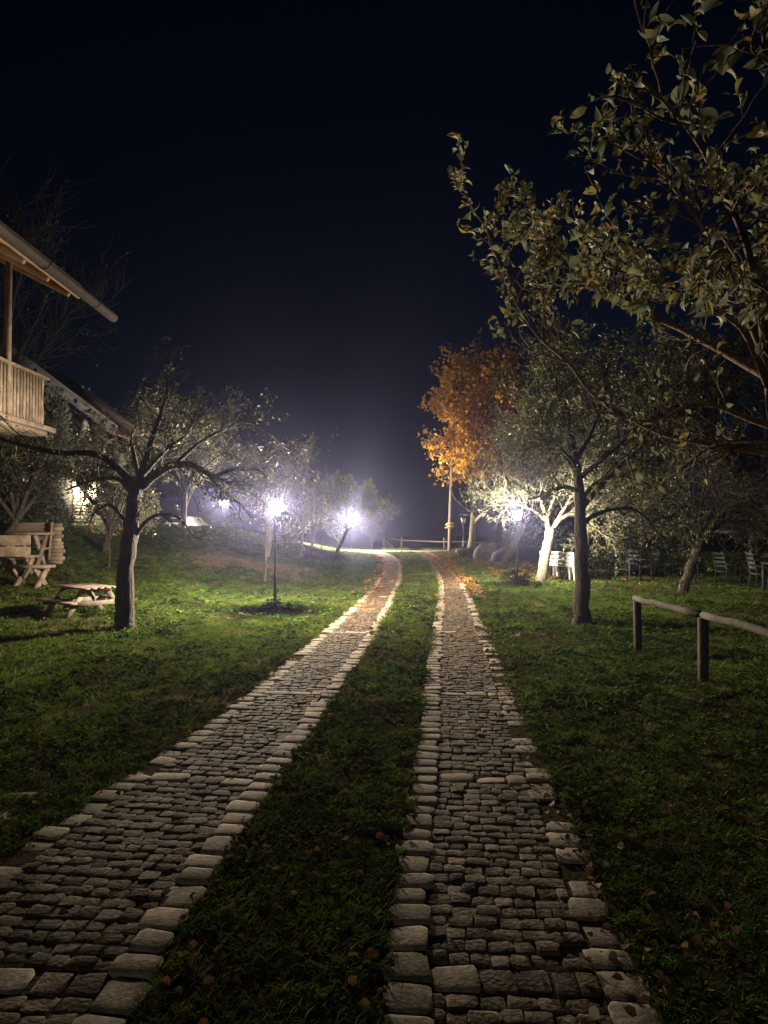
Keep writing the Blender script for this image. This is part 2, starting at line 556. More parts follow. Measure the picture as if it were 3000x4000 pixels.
# ---- stones
def stone_mesh(name, material, seed, dome=.22, lump=.05, rounded=.13):
    """unit cushion: 1 x 1 wide, top at z=0, skirt down to z=-1"""
    r = np.random.default_rng(seed)
    g = [-.5, -.36, .36, .5]
    vs = []
    for j in range(4):
        for i in range(4):
            x, y = g[i], g[j]
            e = max(abs(x), abs(y))
            corner = abs(x) == .5 and abs(y) == .5
            k = 1-rounded*r.uniform(.2, 2.0) if corner else 1+r.normal(0, .025)
            z = -.35*dome*2 if e == .5 else 0
            vs.append((x*k+r.normal(0, lump*.8), y*k+r.normal(0, lump*.8), z+r.normal(0, lump)-(.12 if corner else 0)))
    ring = [0, 1, 2, 3, 7, 11, 15, 14, 13, 12, 8, 4]
    fs = [(j*4+i, j*4+i+1, j*4+i+5, j*4+i+4) for j in range(3) for i in range(3)]
    for q in ring:
        vs.append((vs[q][0]*.97, vs[q][1]*.97, -1))
    for k in range(12):
        fs.append((ring[k], 16+k, 16+(k+1) % 12, ring[(k+1) % 12]))
    return np.array(vs), fs


def shared_mesh(name, vf, material):
    me = bpy.data.meshes.new(name)
    me.from_pydata([tuple(v) for v in vf[0]], [], vf[1])
    me.polygons.foreach_set('use_smooth', np.ones(len(me.polygons), bool))
    me.materials.append(material)
    me.update()
    return me


SETT_VF = [stone_mesh('sett', None, 100+i, .07, .05, .10) for i in range(12)]
EDGE_VF = [stone_mesh('edge_stone', None, 200+i, .15, .03, .12) for i in range(12)]
SETT_ME = [shared_mesh('sett', v, M['sett']) for v in SETT_VF]
EDGE_ME = [shared_mesh('edge_stone', v, M['edge']) for v in EDGE_VF]
BANDS = (2.36, 4.28, 6.52, 10.35, 15.6)


def lay_track(eL, eR, ystart, label, seed, right_ragged):
    r = np.random.default_rng(seed)
    bed = MB()
    yy = np.linspace(.4, 45.5, 260)
    vs, fs = [], []
    for i, y in enumerate(yy):
        for s in np.linspace(0, 1, 6):
            x = eL(y)-.02+(eR(y)-eL(y)+.04)*s
            vs.append((x, y, -.0005+.004*math.sin(x*31+y*17)))
        if i:
            fs += [((i-1)*6+k, (i-1)*6+k+1, i*6+k+1, i*6+k) for k in range(5)]
    bed.add(vs, fs)
    root = bed.build('cobbled_track', M['joint'], smooth=True)
    tag(root, label, kind='structure')
    setts, edges = [], []
    EB = .165

    def put(lst, x, y, w, d, a, top, tilt, kind):
        lst.append((x, y, w, d, a, top, tilt, kind))
    # edge stones, both sides
    for side in (0, 1):
        y = ystart
        while y < 44:
            d = r.uniform(.125, .185) if y < 12 else r.uniform(.15, .22)
            yc = y+d/2
            e = eL(yc) if side == 0 else eR(yc)
            sgn = 1 if side == 0 else -1
            h = math.atan2(-(eL(yc+.3)-eL(yc-.3)), .6)
            ww = EB*r.uniform(.9, 1.12)
            inner = (side == 0) == right_ragged
            missing = side == 1 and right_ragged and r.random() < .14 and yc > 3
            sunk = 0.0
            if (side == 1 and right_ragged) or (side == 0 and not right_ragged):
                if r.random() < .3:
                    sunk = r.uniform(.005, .03)
            if not missing:
                x = e+sgn*(ww/2+.005) + (r.normal(0, .012) if (side == 1) == right_ragged else r.normal(0, .006))
                put(edges, x, yc, ww-.01, d-(.026 if inner else .02), h+r.normal(0, .05), (.021 if inner else .009)-sunk*.5+r.normal(0, .004), (r.normal(0, .022), r.normal(0, .03)), 1)
            y += d
    # setts in rows between the edge stones, with bands of long stones across
    y = ystart
    while y < 44:
        band = None
        for bb in BANDS:
            if abs(y-bb) < .055:
                band = bb
        d = .15 if band else (r.uniform(.07, .094) if y < 14 else r.uniform(.1, .13))
        yc = y+d/2
        a, c = eL(yc)+EB-.004, eR(yc)-EB+.004
        h = math.atan2(-(eL(yc+.3)-eL(yc-.3)), .6)
        x = a
        while x < c-.03:
            wdt = r.uniform(.19, .3) if band else (r.uniform(.066, .112) if y < 14 else r.uniform(.1, .16))
            if c-(x+wdt) < .045:
                wdt = c-x
            xc = x+wdt/2
            if band:
                if r.random() < .8:
                    put(edges, xc, yc+(xc-(a+c)/2)*math.tan(h), wdt-.02, d-.02, h+r.normal(0, .03), .011+r.normal(0, .003), (r.normal(0, .03), r.normal(0, .03)), 1)
                else:
                    for q_ in (-.25, .25):
                        put(setts, xc+q_*wdt, yc+(xc-(a+c)/2)*math.tan(h), wdt/2-.006, d-.03, h, .006, (0, 0), 0)
            else:
                put(setts, xc, yc+(xc-(a+c)/2)*math.tan(h)+r.normal(0, .005), wdt-.005, d-.005, h+r.normal(0, .05), .006+r.normal(0, .0026), (r.normal(0, .022), r.normal(0, .025)), 0)
            x += wdt
        y += d

    def visible(s):
        return s[1] > 1.9 and abs(s[0]) < .58*s[1]+.1

    def size(s):
        return s[2]*s[3]/s[1]**3 if visible(s) else -1
    for lst, mes, vfs, nm, matl in ((setts, SETT_ME, SETT_VF, 'sett', 'sett'), (edges, EDGE_ME, EDGE_VF, 'edge_stone', 'edge')):
        lst.sort(key=size, reverse=True)
        rest = MB()
        for k, (x, y, wd, dp, an, top, tl, kd) in enumerate(lst):
            hgt = .032
            q = r.integers(len(mes))
            flip = math.pi*int(r.integers(2))
            if k < 295 and size(lst[k]) > 0:
                o = bpy.data.objects.new(nm, mes[q])
                COL.objects.link(o)
                o.parent = root
                o.location = (x, y, top)
                o.scale = (wd, dp, hgt)
                o.rotation_euler = (tl[0], tl[1], an+flip)
            elif y > .3:
                v = vfs[q][0]*np.array((wd, dp, hgt))
                mt = np.array(Matrix.Rotation(an+flip, 3, 'Z') @ Matrix.Rotation(tl[1], 3, 'Y') @ Matrix.Rotation(tl[0], 3, 'X'))
                rest.add(v @ mt.T+np.array((x, y, top)), vfs[q][1], 0, r.random())
        if rest.n:
            o = rest.build('far_setts' if nm == 'sett' else 'far_edge_stones', M[matl], root, smooth=True)
            o['kind'] = 'stuff'
    return root


lay_track(LL, LR, 1.2, 'cobbled wheel track passing closest to the picnic table, with pale edge stones', 11, False)
lay_track(RL, RR, 1.2, 'cobbled wheel track passing closest to the wooden rail fence, one edge broken up', 12, True)

# worn stone apron beside the left track
b = MB()
r_ = np.random.default_rng(5)
apron = empty('stone_apron', (-2.15, 3.5, 0), 'patch of big flat paving slabs beside the cobbled track', 'paving')
for i in range(6):
    for j in range(3):
        x, y = -2.16-.27*j+r_.normal(0, .02), 2.55+.3*i+.06*j+r_.normal(0, .02)
        if x < LL(y)-.15 and r_.random() < .92:
            o = bpy.data.objects.new('paving_slab', EDGE_ME[(i+j) % 6])
            COL.objects.link(o)
            o.parent = apron
            o.location = (x+2.15, y-3.5, .012+r_.normal(0, .004))
            o.scale = (.25, .27, .05)
            o.rotation_euler = (r_.normal(0, .02), r_.normal(0, .02), r_.normal(0, .08))

# ------------------------------------------------------------------ grass
clumps = bpy.data.collections.new('grass_sources')


def clump(name, kind, seed):
    r = np.random.default_rng(seed)
    m = MB()
    if kind in ('grass', 'dry'):
        nb = 26
        for _ in range(nb):
            a = r.uniform(0, 6.283)
            p = np.array((r.normal(0, .028), r.normal(0, .028), -.012))
            L = r.uniform(.03, .075)*(1 if kind == 'grass' else 1.5)
            lean = r.uniform(.25, 1.25)
            d = np.array((math.cos(a)*lean, math.sin(a)*lean, 1))
            d = nrm(d)
            s = nrm(np.cross(d, (math.cos(a+1), math.sin(a+1), .2)))*r.uniform(.0016, .003)
            mid_ = p+d*L*.55
            tip = p+d*L+np.array((math.cos(a), math.sin(a), -.5))*L*.25
            m.add([p-s, p+s, mid_+s*.9, mid_-s*.9, tip], [(0, 1, 2, 3), (3, 2, 4)])
    else:
        n = 11
        a = r.uniform(0, 6.283, n)
        pos = np.stack([r.normal(0, .022, n), r.normal(0, .022, n), r.uniform(.008, .03, n)], 1)
        ax = np.stack([np.cos(a), np.sin(a), r.uniform(-.1, .5, n)], 1)
        m.leaves(pos, ax, r.uniform(.018, .042, n), .75, .3, nrand=.4)
    o = m.build(name, M[kind])
    COL.objects.unlink(o)
    clumps.objects.link(o)
    return o


for i in range(4):
    clump('a_grass_%d' % i, 'grass', 300+i)
for i in range(3):
    clump('b_weed_%d' % i, 'weed', 320+i)
for i in range(2):
    clump('c_dry_%d' % i, 'dry', 340+i)


def smooth_noise(x, y, s, seed):
    r = np.random.default_rng(seed)
    v = 0
    for _ in range(5):
        a, p, f = r.uniform(0, 6.283), r.uniform(0, 6.283), s*r.uniform(.6, 1.7)
        v = v+np.sin((x*math.cos(a)+y*math.sin(a))*f+p)
    return v/5


def scatter(name, label, pts, rots, scl, kinds, tint):
    me = bpy.data.meshes.new(name)
    me.vertices.add(len(pts))
    me.vertices.foreach_set('co', pts.astype(np.float32).ravel())
    for nm, ty, dat in (('rot', 'FLOAT_VECTOR', rots), ('scl', 'FLOAT', scl), ('tint', 'FLOAT', tint)):
        at = me.attributes.new(nm, ty, 'POINT')
        at.data.foreach_set('vector' if ty == 'FLOAT_VECTOR' else 'value', dat.astype(np.float32).ravel())
    at = me.attributes.new('kind_id', 'INT', 'POINT')
    at.data.foreach_set('value', kinds.astype(np.int32))
    for k in ('grass', 'weed', 'dry'):
        me.materials.append(M[k])
    o = bpy.data.objects.new(name, me)
    COL.objects.link(o)
    tag(o, label, kind='stuff')
    ng = bpy.data.node_groups.new(name, 'GeometryNodeTree')
    ng.interface.new_socket('Geometry', in_out='INPUT', socket_type='NodeSocketGeometry')
    ng.interface.new_socket('Geometry', in_out='OUTPUT', socket_type='NodeSocketGeometry')
    n = ng.nodes
    gi, go = n.new('NodeGroupInput'), n.new('NodeGroupOutput')
    ip = n.new('GeometryNodeInstanceOnPoints')
    ci = n.new('GeometryNodeCollectionInfo')
    ci.inputs['Collection'].default_value = clumps
    ci.inputs['Separate Children'].default_value = True
    ci.inputs['Reset Children'].default_value = True

    def na(nm, ty):
        q = n.new('GeometryNodeInputNamedAttribute')
        q.data_type = ty
        q.inputs['Name'].default_value = nm
        return q.outputs['Attribute']
    L = ng.links.new
    L(gi.outputs[0], ip.inputs['Points'])
    L(ci.outputs[0], ip.inputs['Instance'])
    ip.inputs['Pick Instance'].default_value = True
    L(na('kind_id', 'INT'), ip.inputs['Instance Index'])
    e2 = n.new('FunctionNodeEulerToRotation')
    L(na('rot', 'FLOAT_VECTOR'), e2.inputs[0])
    L(e2.outputs[0], ip.inputs['Rotation'])
    L(na('scl', 'FLOAT'), ip.inputs['Scale'])
    L(ip.outputs[0], go.inputs[0])
    md = o.modifiers.new('scatter', 'NODES')
    md.node_group = ng
    return o


def grass_points():
    P, S = [], []
    for y0, y1, dens, sc in ((1.4, 3.5, 900, .72), (3.5, 6, 560, .95), (6, 10, 260, 1.4), (10, 16, 105, 1.9), (16, 26, 75, 1.9), (26, 50, 34, 2.2)):
        wmax = .62*y1+.8
        n = int(dens*2*wmax*(y1-y0))
        x = rng.uniform(-wmax, wmax, n)
        y = rng.uniform(y0, y1, n)
        k = np.abs(x) < .62*y+.6
        x, y = x[k], y[k]
        edge = on_track(x, y, -.03)
        # a little grass creeps over the worn edges and into joints
        keep = ~edge | ((rng.random(len(x)) < .012) & (y > 2))
        x, y = x[keep], y[keep]
        keep = ~((y > 43) & (np.abs(y-np.interp(x, ctr[:, 0], ctr[:, 1])) < 1.7) & (x < 5))
        x, y = x[keep], y[keep]
        thin = smooth_noise(x, y, 4.5, 21)+.6*smooth_noise(x, y, 11, 22)
        keep = ~((thin > .32) & (rng.random(len(x)) < .72) & (y < 14))
        x, y = x[keep], y[keep]
        P.append(np.stack([x, y], 1))
        S.append(np.full(len(x), sc))
    return np.concatenate(P), np.concatenate(S)


gp, gs = grass_points()
x, y = gp[:, 0], gp[:, 1]
z = terrain(x, y)
midm = (x > LR(y)) & (x < RL(y))
z = z+np.where(midm, .03, 0)
n = len(x)
patch = smooth_noise(x, y, 1.1, 1)*.6+smooth_noise(x, y, 3.3, 2)*.5
fine = smooth_noise(x, y, 9, 3)
tint = np.clip(.36+.45*patch+.26*fine+rng.normal(0, .16, n), 0, 1)
kind = rng.integers(0, 4, n)
weedy = rng.random(n) < np.clip(.22+.25*smooth_noise(x, y, 2.2, 4), .05, .6)
kind = np.where(weedy, 4+rng.integers(0, 3, n), kind)
dryp = np.clip(.1+.08*midm*(y < 8)+.5*(smooth_noise(x, y, 2.1, 5)-.5), .04, .7)
dryp = np.where(smooth_noise(x, y, 5, 12) > .1, dryp, dryp*.4)
# brownish unmown strip on the bank, left of the first lamp
bank = sm(1-np.abs(y-21.5-.15*(x+4))/3.2)*sm(1-np.abs(x+4.2)/3.2)
dryp = np.maximum(dryp, .85*bank*(smooth_noise(x, y, 1.6, 8) > -.3))
dryk = rng.random(n) < dryp
kind = np.where(dryk, 7+rng.integers(0, 2, n), kind)
tint = np.where(dryk, rng.random(n), tint)
scl = gs*np.where(kind >= 7, .7, 1)*rng.uniform(.5, 1.25, n)*(1+.35*patch)*np.where(kind >= 7, .9+.8*bank, 1)
scl = np.where(on_track(x, y, .0), scl*.45, scl)
rot = np.stack([rng.normal(0, .12, n), rng.normal(0, .12, n), rng.uniform(0, 6.283, n)], 1)
scatter('grass', 'short autumn grass and weeds covering the lawn and the strip between the tracks', np.stack([x, y, z], 1), rot, scl, kind, tint)

# ------------------------------------------------------------------ fallen leaves
def leaf_litter(name, label, xy, size, material, lift=.02, up=.5):
    x, y = xy[:, 0], xy[:, 1]
    tr = on_track(x, y)
    z = terrain(x, y)+np.where(tr, .022, lift+.02*rng.random(len(x))*up*2)
    a = rng.uniform(0, 6.283, len(x))
    ax = np.stack([np.cos(a), np.sin(a), rng.normal(0, .25, len(x))], 1)
    m = MB()
    m.leaves(np.stack([x, y, z], 1), ax, size*rng.uniform(.6, 1.3, len(x)), .8, .5, nrand=.45)
    return tag(m.build(name, material), label, kind='stuff')


def blob(cx, cy, sx, sy, n):
    return np.stack([rng.normal(cx, sx, n), rng.normal(cy, sy, n)], 1)


xy = np.concatenate([blob(4.6, 37, 1.8, 4, 900), blob(4.2, 30, 1.3, 4, 700), blob(1.4, 32, .45, 5, 600), blob(5.2, 25, 1.6, 2.2, 900), blob(6.0, 21.5, 1.3, 1.3, 500), blob(1.05, 22, .25, 4, 160)])
e1 = rng.uniform(16, 40, 900)
xy = np.concatenate([xy, np.stack([RR(e1)+rng.normal(.12, .13, 900), e1], 1)])
e2 = rng.uniform(16, 40, 320)
xy = np.concatenate([xy, np.stack([LL(e2)+rng.normal(.0, .12, 320), e2], 1)])
xy = np.concatenate([xy, np.stack([rng.uniform(-.5, 2.4, 90), rng.uniform(9, 30, 90)], 1)])
leaf_litter('fallen_leaves', 'rust coloured fallen leaves drifted along the far track edges and under the autumn tree', xy, .095, M['leaf_fall'])

e1 = rng.uniform(2.2, 11, 420)
xy = np.stack([RR(e1)+rng.normal(-.02, .11, 420), e1], 1)
e2 = rng.uniform(2, 12, 240)
xy = np.concatenate([xy, np.stack([LR(e2)+(RL(e2)-LR(e2))*rng.random(240), e2], 1)])
e3 = rng.uniform(2.5, 13, 200)
xy = np.concatenate([xy, np.stack([rng.uniform(-1, 1, 200)*.6*e3, e3], 1)])
e4 = rng.uniform(1.8, 13, 5200)
xb = np.stack([rng.uniform(-1, 1, 5200)*.6*e4, e4], 1)
th = smooth_noise(xb[:, 0], xb[:, 1], 4.5, 21)+.6*smooth_noise(xb[:, 0], xb[:, 1], 11, 22)
xb = xb[(th > .22) | (rng.random(len(xb)) < .16)]
e5 = rng.uniform(1.8, 9, 700)
xb = np.concatenate([xb, np.stack([LR(e5)+(RL(e5)-LR(e5))*rng.random(700), e5], 1)])
xb = xb[~on_track(xb[:, 0], xb[:, 1], -.05)]
leaf_litter('brown_litter', 'dull brown leaf scraps lying among the near grass', xb, .04, M['leaf_brown'], .032)
leaf_litter('leaf_litter', 'small withered pale and brown leaves scattered over the near grass and track edges', xy, .038, M['leaf_litter'], .015)


# ------------------------------------------------------------------ trees
def rot_about(d, ang, az):
    d = nrm(d)
    p = np.cross(d, (0, 0, 1) if abs(d[2]) < .9 else (1, 0, 0))
    p = nrm(p)
    q = np.cross(d, p)
    return nrm(d*math.cos(ang)+(p*math.cos(az)+q*math.sin(az))*math.sin(ang))


class Tree:
    def __init__(self, seed, wander=.22, trop=(.0, .03, .06), twig_r=.004, ratio=.55, ang=(.5, 1.1), sub=(3, 3), segs=5, leafstep=1, minlen=.12):
        self.r = random.Random(seed)
        self.wander, self.trop, self.twig_r, self.ratio, self.ang, self.sub, self.segs = wander, trop, twig_r, ratio, ang, sub, segs
        self.trunk, self.crown = MB(), MB()
        self.ap, self.ad = [], []
        self.minlen = minlen
        self.off = np.zeros(3)

    def limb(self, pts, r0, r1, n=8, lump=.06):
        pts = np.asarray(pts, float)+self.off
        # smooth the hand placed line
        k = len(pts)
        t = np.linspace(0, k-1, max(4, (k-1)*4+1))
        out = np.empty((len(t), 3))
        P = np.vstack([2*pts[0]-pts[1], pts, 2*pts[-1]-pts[-2]])
        for i, a in enumerate(t):
            j = min(int(a), k-2)
            u = a-j
            p0, p1, p2, p3 = P[j], P[j+1], P[j+2], P[j+3]
            out[i] = .5*((2*p1)+(-p0+p2)*u+(2*p0-5*p1+4*p2-p3)*u*u+(-p0+3*p1-3*p2+p3)*u**3)
        rad = r0+(r1-r0)*np.linspace(0, 1, len(t))**.8
        out[1:-1] += np.random.default_rng(self.r.randrange(9999)).normal(0, .12, (len(t)-2, 3))*np.minimum(rad[1:-1, None], .08)
        self.trunk.tube(out, rad, n, lump=lump)
        return out, rad

    def sprout(self, line, count, length, r, lvl=0, t0=.2, up=None, t1=1.0):
        """side branches along a limb"""
        k = len(line)
        for _ in range(count):
            t = (t0+(t1-t0)*self.r.random())*(k-1)
            j = min(int(t), k-2)
            p = line[j]+(line[j+1]-line[j])*(t-j)
            d = rot_about(line[j+1]-line[j], self.r.uniform(*self.ang), self.r.uniform(0, 6.283))
            if up is not None:
                d = nrm(d+np.array((0, 0, up)))
            self.branch(p, d, length*self.r.uniform(.55, 1.25), r*self.r.uniform(.7, 1.2), lvl)

    def branch(self, p, d, L, r, lvl):
        R_ = self.r
        n = self.segs
        pts = [np.array(p)]
        d = np.array(d)
        tp = self.trop[min(lvl, len(self.trop)-1)]
        for i in range(n):
            d = nrm(d+np.array((R_.gauss(0, 1), R_.gauss(0, 1), R_.gauss(0, 1)))*self.wander+np.array((0, 0, tp)))
            pts.append(pts[-1]+d*L/n)
        pts = np.array(pts)
        last = lvl >= len(self.sub)
        r1 = self.twig_r*.6 if last else max(self.twig_r, r*.45)
        self.crown.tube(pts, np.linspace(max(r, self.twig_r), r1, n+1), 3 if r < .012 else 5, 0, R_.random())
        if last:
            for i in range(1, n+1):
                self.ap.append(pts[i])
                self.ad.append(pts[i]-pts[i-1])
            return
        for i in range(self.sub[lvl]):
            t = (.25+.75*(i+R_.random())/self.sub[lvl])*n
            j = min(int(t), n-1)
            q = pts[j]+(pts[j+1]-pts[j])*(t-j)
            cd = rot_about(pts[j+1]-pts[j], R_.uniform(*self.ang), R_.uniform(0, 6.283))
            cl = L*self.ratio*R_.uniform(.6, 1.3)
            if cl > self.minlen:
                self.branch(q, cd, cl, r*.5, lvl+1)

    def leaves(self, count, size, width=.55, droop=.3, curl=False, keep=None, spread=.03, fold=.3):
        P, D = np.array(self.ap), np.array(self.ad)
        if keep is not None:
            k = keep(P)
            P, D = P[k], D[k]
        i = rng.integers(0, len(P), count)
        D = D[i]/np.maximum(np.linalg.norm(D[i], axis=1, keepdims=True), 1e-9)
        self.crown.leaves(P[i]+rng.normal(0, spread, (count, 3)), D*.6+rng.normal(0, .6, (count, 3)), size*rng.uniform(.55, 1.2, count), width, fold, 1, droop, curl=curl)

    def finish(self, name, label, base, bark, leaf, group=None, cat='tree'):
        e = empty(name, base, label, cat, group)
        t = self.trunk.build('trunk', M[bark], e, smooth=True, loc=base)
        t.location = (0, 0, 0)
        if self.crown.n:
            c = self.crown.build('crown', [M[bark], M[leaf]], e, loc=base)
            c.location = (0, 0, 0)
        return e


# apple tree with arching limbs on the left lawn
B = (-4.12, 10.9, tz(-4.12, 10.9))
T = Tree(21, .2, (.0, .05, .04), .0045, .6, (.5, 1.2), (4, 4), 5)
tl, _ = T.limb([(-4.12, 10.9, -.1), (-4.13, 10.9, .15), (-4.12, 10.9, .8), (-4.05, 10.92, 1.5), (-3.98, 10.9, 2.05), (-3.9, 10.88, 2.4)], .155, .105, 10)
T.limb([(-4.25, 10.85, -.05), (-4.18, 10.88, .12), (-4.13, 10.9, .5)], .09, .05)
T.limb([(-3.98, 10.8, -.05), (-4.06, 10.86, .1), (-4.1, 10.9, .45)], .08, .05)
for pts, r0, r1, cnt, ln in (
    ([(-3.95, 10.9, 2.2), (-3.5, 10.85, 2.52), (-3.1, 10.8, 2.6), (-2.8, 10.75, 2.46), (-2.5, 10.8, 2.32), (-2.0, 10.9, 2.2)], .085, .02, 14, .8),
    ([(-2.65, 10.78, 2.4), (-2.35, 10.6, 2.5), (-1.95, 10.5, 2.48), (-1.75, 10.4, 2.3)], .04, .012, 8, .6),
    ([(-2.75, 10.75, 2.44), (-2.55, 10.95, 2.15), (-2.3, 11.1, 1.95), (-2.15, 11.2, 1.7)], .035, .01, 7, .5),
    ([(-3.95, 10.9, 2.25), (-4.5, 10.8, 2.72), (-5.2, 10.7, 2.78), (-5.9, 10.7, 2.95), (-6.5, 10.7, 3.15)], .075, .015, 14, .8),
    ([(-4.0, 10.9, 2.1), (-4.4, 11.3, 2.4), (-5.0, 11.7, 2.4), (-5.6, 12.0, 2.25)], .06, .014, 10, .75),
    ([(-3.9, 10.88, 2.35), (-3.75, 10.9, 2.9), (-3.6, 10.95, 3.4), (-3.5, 10.95, 3.8), (-3.45, 10.95, 4.3)], .06, .008, 14, .45),
    ([(-3.88, 10.88, 2.4), (-3.5, 11.1, 2.9), (-3.2, 11.2, 3.15), (-3.05, 11.2, 3.45)], .045, .008, 10, .5),
    ([(-3.9, 10.88, 2.4), (-4.1, 11.1, 2.9), (-4.15, 11.2, 3.1), (-4.05, 11.2, 3.35)], .045, .008, 8, .45),
    ([(-3.4, 10.85, 2.54), (-3.0, 11.0, 2.95), (-2.6, 11.1, 3.2), (-2.15, 11.1, 3.3), (-1.6, 11.0, 2.9), (-1.4, 11, 2.7)], .04, .006, 13, .55),
    ([(-4.05, 10.92, 1.35), (-3.75, 10.95, 1.75), (-3.35, 11.0, 1.78), (-3.1, 11.0, 1.5), (-3.0, 11, 1.42)], .045, .012, 7, .5),
    ([(-4.05, 10.92, 1.6), (-4.35, 10.9, 1.95), (-4.6, 10.9, 1.85), (-4.72, 10.9, 1.6)], .04, .012, 5, .4),
):
    ln_, _ = T.limb(pts, r0, r1, 6)
    T.sprout(ln_, int(cnt*(1.5 if pts[-1][0] > -3.9 else .8)), ln*.8, .013, 0, .12, .04)
T.leaves(1150, .05, .6, .35)
T.leaves(500, .055, .6, .35, keep=lambda P: P[:, 0] > -3.6)
T.leaves(300, .06, .62, .3, keep=lambda P: (P[:, 2] > 3.2) & (P[:, 0] > -3.8))
T.finish('apple_tree', 'dark apple tree with arching bare limbs beside the picnic table', B, 'bark', 'leaf_apple')

# apple tree with a dark straight trunk right of the path
B = (3.25, 11.2, tz(3.25, 11.2))
T = Tree(33, .2, (.06, .05, .03), .0045, .6, (.45, 1.1), (4, 4), 5)
T.limb([(3.25, 11.2, -.1), (3.24, 11.2, .15), (3.24, 11.2, .9), (3.22, 11.2, 1.6), (3.2, 11.2, 2.3), (3.1, 11.25, 3.0), (3.0, 11.3, 3.7)], .165, .045, 10)
T.limb([(3.1, 11.1, -.05), (3.17, 11.15, .1), (3.22, 11.2, .55)], .1, .05)
T.limb([(3.38, 11.1, -.05), (3.32, 11.15, .1), (3.26, 11.2, .5)], .09, .05)
for pts, r0, r1, cnt, ln in (
    ([(3.2, 11.2, 2.2), (2.85, 11.0, 2.25), (2.5, 10.9, 2.1), (2.3, 10.9, 2.05)], .04, .015, 6, .5),
    ([(3.22, 11.2, 1.9), (3.6, 11.3, 2.3), (4.1, 11.5, 2.75), (4.6, 11.6, 3.1)], .06, .012, 16, .8),
    ([(3.22, 11.2, 1.65), (3.55, 11.1, 1.85), (4.0, 11.0, 1.9), (4.4, 11.0, 1.6)], .045, .012, 13, .7),
    ([(3.18, 11.2, 2.5), (2.9, 11.3, 2.9), (2.65, 11.4, 3.4), (2.5, 11.4, 3.9)], .05, .01, 15, .7),
    ([(3.15, 11.2, 2.7), (3.45, 11.3, 3.2), (3.7, 11.4, 3.8), (3.75, 11.4, 4.3)], .05, .01, 15, .75),
    ([(3.2, 11.2, 2.4), (3.6, 10.8, 2.8), (4.0, 10.5, 3.2), (4.4, 10.4, 3.4)], .045, .01, 14, .8),
    ([(3.05, 11.3, 3.2), (2.95, 11.5, 3.8), (2.9, 11.5, 4.35)], .035, .008, 12, .6),
    ([(3.2, 11.2, 2.55), (2.9, 10.9, 2.8), (2.55, 10.6, 2.95), (2.3, 10.5, 3.1)], .04, .01, 12, .6),
    ([(3.2, 11.2, 2.0), (3.7, 11.7, 2.4), (4.3, 12.1, 2.5), (4.9, 12.3, 2.3)], .045, .01, 14, .85),
):
    ln_, _ = T.limb(pts, r0, r1, 6)
    T.sprout(ln_, cnt, ln, .013, 0, .2, .1)
T.leaves(7600, .064, .55, .2)
T.finish('apple_tree', 'apple tree with thick dark mossy trunk between the lamp and the rail fence', B, 'bark', 'leaf_apple')

# pale forked tree lit by the right hand lamp
B = (4.6, 19.9, tz(4.6, 19.9))
T = Tree(45, .2, (.06, .05, .02), .006, .6, (.45, 1.1), (4, 4), 5)
T.off = np.array((.3, 1.3, 0))
T.limb([(4.24, 18.6, -.1), (4.27, 18.6, .1), (4.38, 18.6, .7), (4.5, 18.6, 1.25), (4.56, 18.6, 1.6)], .17, .14, 10)
for pts, r0, r1, cnt, ln in (
    ([(4.54, 18.6, 1.45), (4.4, 18.6, 2.0), (4.2, 18.5, 2.5), (3.8, 18.4, 3.0), (3.5, 18.3, 3.5)], .09, .015, 18, .95),
    ([(4.56, 18.6, 1.45), (4.85, 18.6, 1.85), (5.3, 18.6, 2.0), (5.65, 18.5, 1.8), (5.9, 18.4, 1.5), (6.2, 18.3, 1.2)], .08, .02, 16, .8),
    ([(4.7, 18.6, 1.7), (5.0, 18.7, 2.15), (5.35, 18.8, 2.45), (5.8, 18.8, 2.9)], .07, .015, 16, .9),
    ([(4.45, 18.6, 1.9), (4.7, 18.7, 2.5), (4.8, 18.8, 3.1), (4.75, 18.8, 3.8)], .06, .012, 16, .95),
    ([(4.3, 18.55, 2.3), (4.0, 18.6, 2.9), (3.9, 18.7, 3.6), (3.95, 18.8, 4.3)], .05, .01, 16, .95),
    ([(4.5, 18.6, 1.7), (4.1, 18.9, 2.1), (3.5, 19.2, 2.35), (3.1, 19.3, 2.6)], .045, .01, 14, .9),
    ([(4.9, 18.7, 2.0), (5.2, 18.3, 2.7), (5.4, 18.1, 3.4), (5.5, 18.0, 4.1)], .05, .01, 16, .95),
    ([(5.3, 18.6, 2.0), (5.9, 18.6, 2.3), (6.5, 18.6, 2.2), (7.0, 18.6, 1.8)], .04, .01, 12, .8),
):
    ln_, _ = T.limb(pts, r0, r1, 7)
    T.sprout(ln_, cnt, ln, .016, 0, .25, .1)
T.leaves(13000, .075, .55, .2, keep=lambda P: np.hypot(np.hypot(P[:, 0]-3.67, P[:, 1]-18.8), P[:, 2]-2.1) > 1.3)
T.finish('fruit_tree', 'pale barked forked fruit tree shining beside the lit lamp and white bench', B, 'palebark', 'leaf_pale')

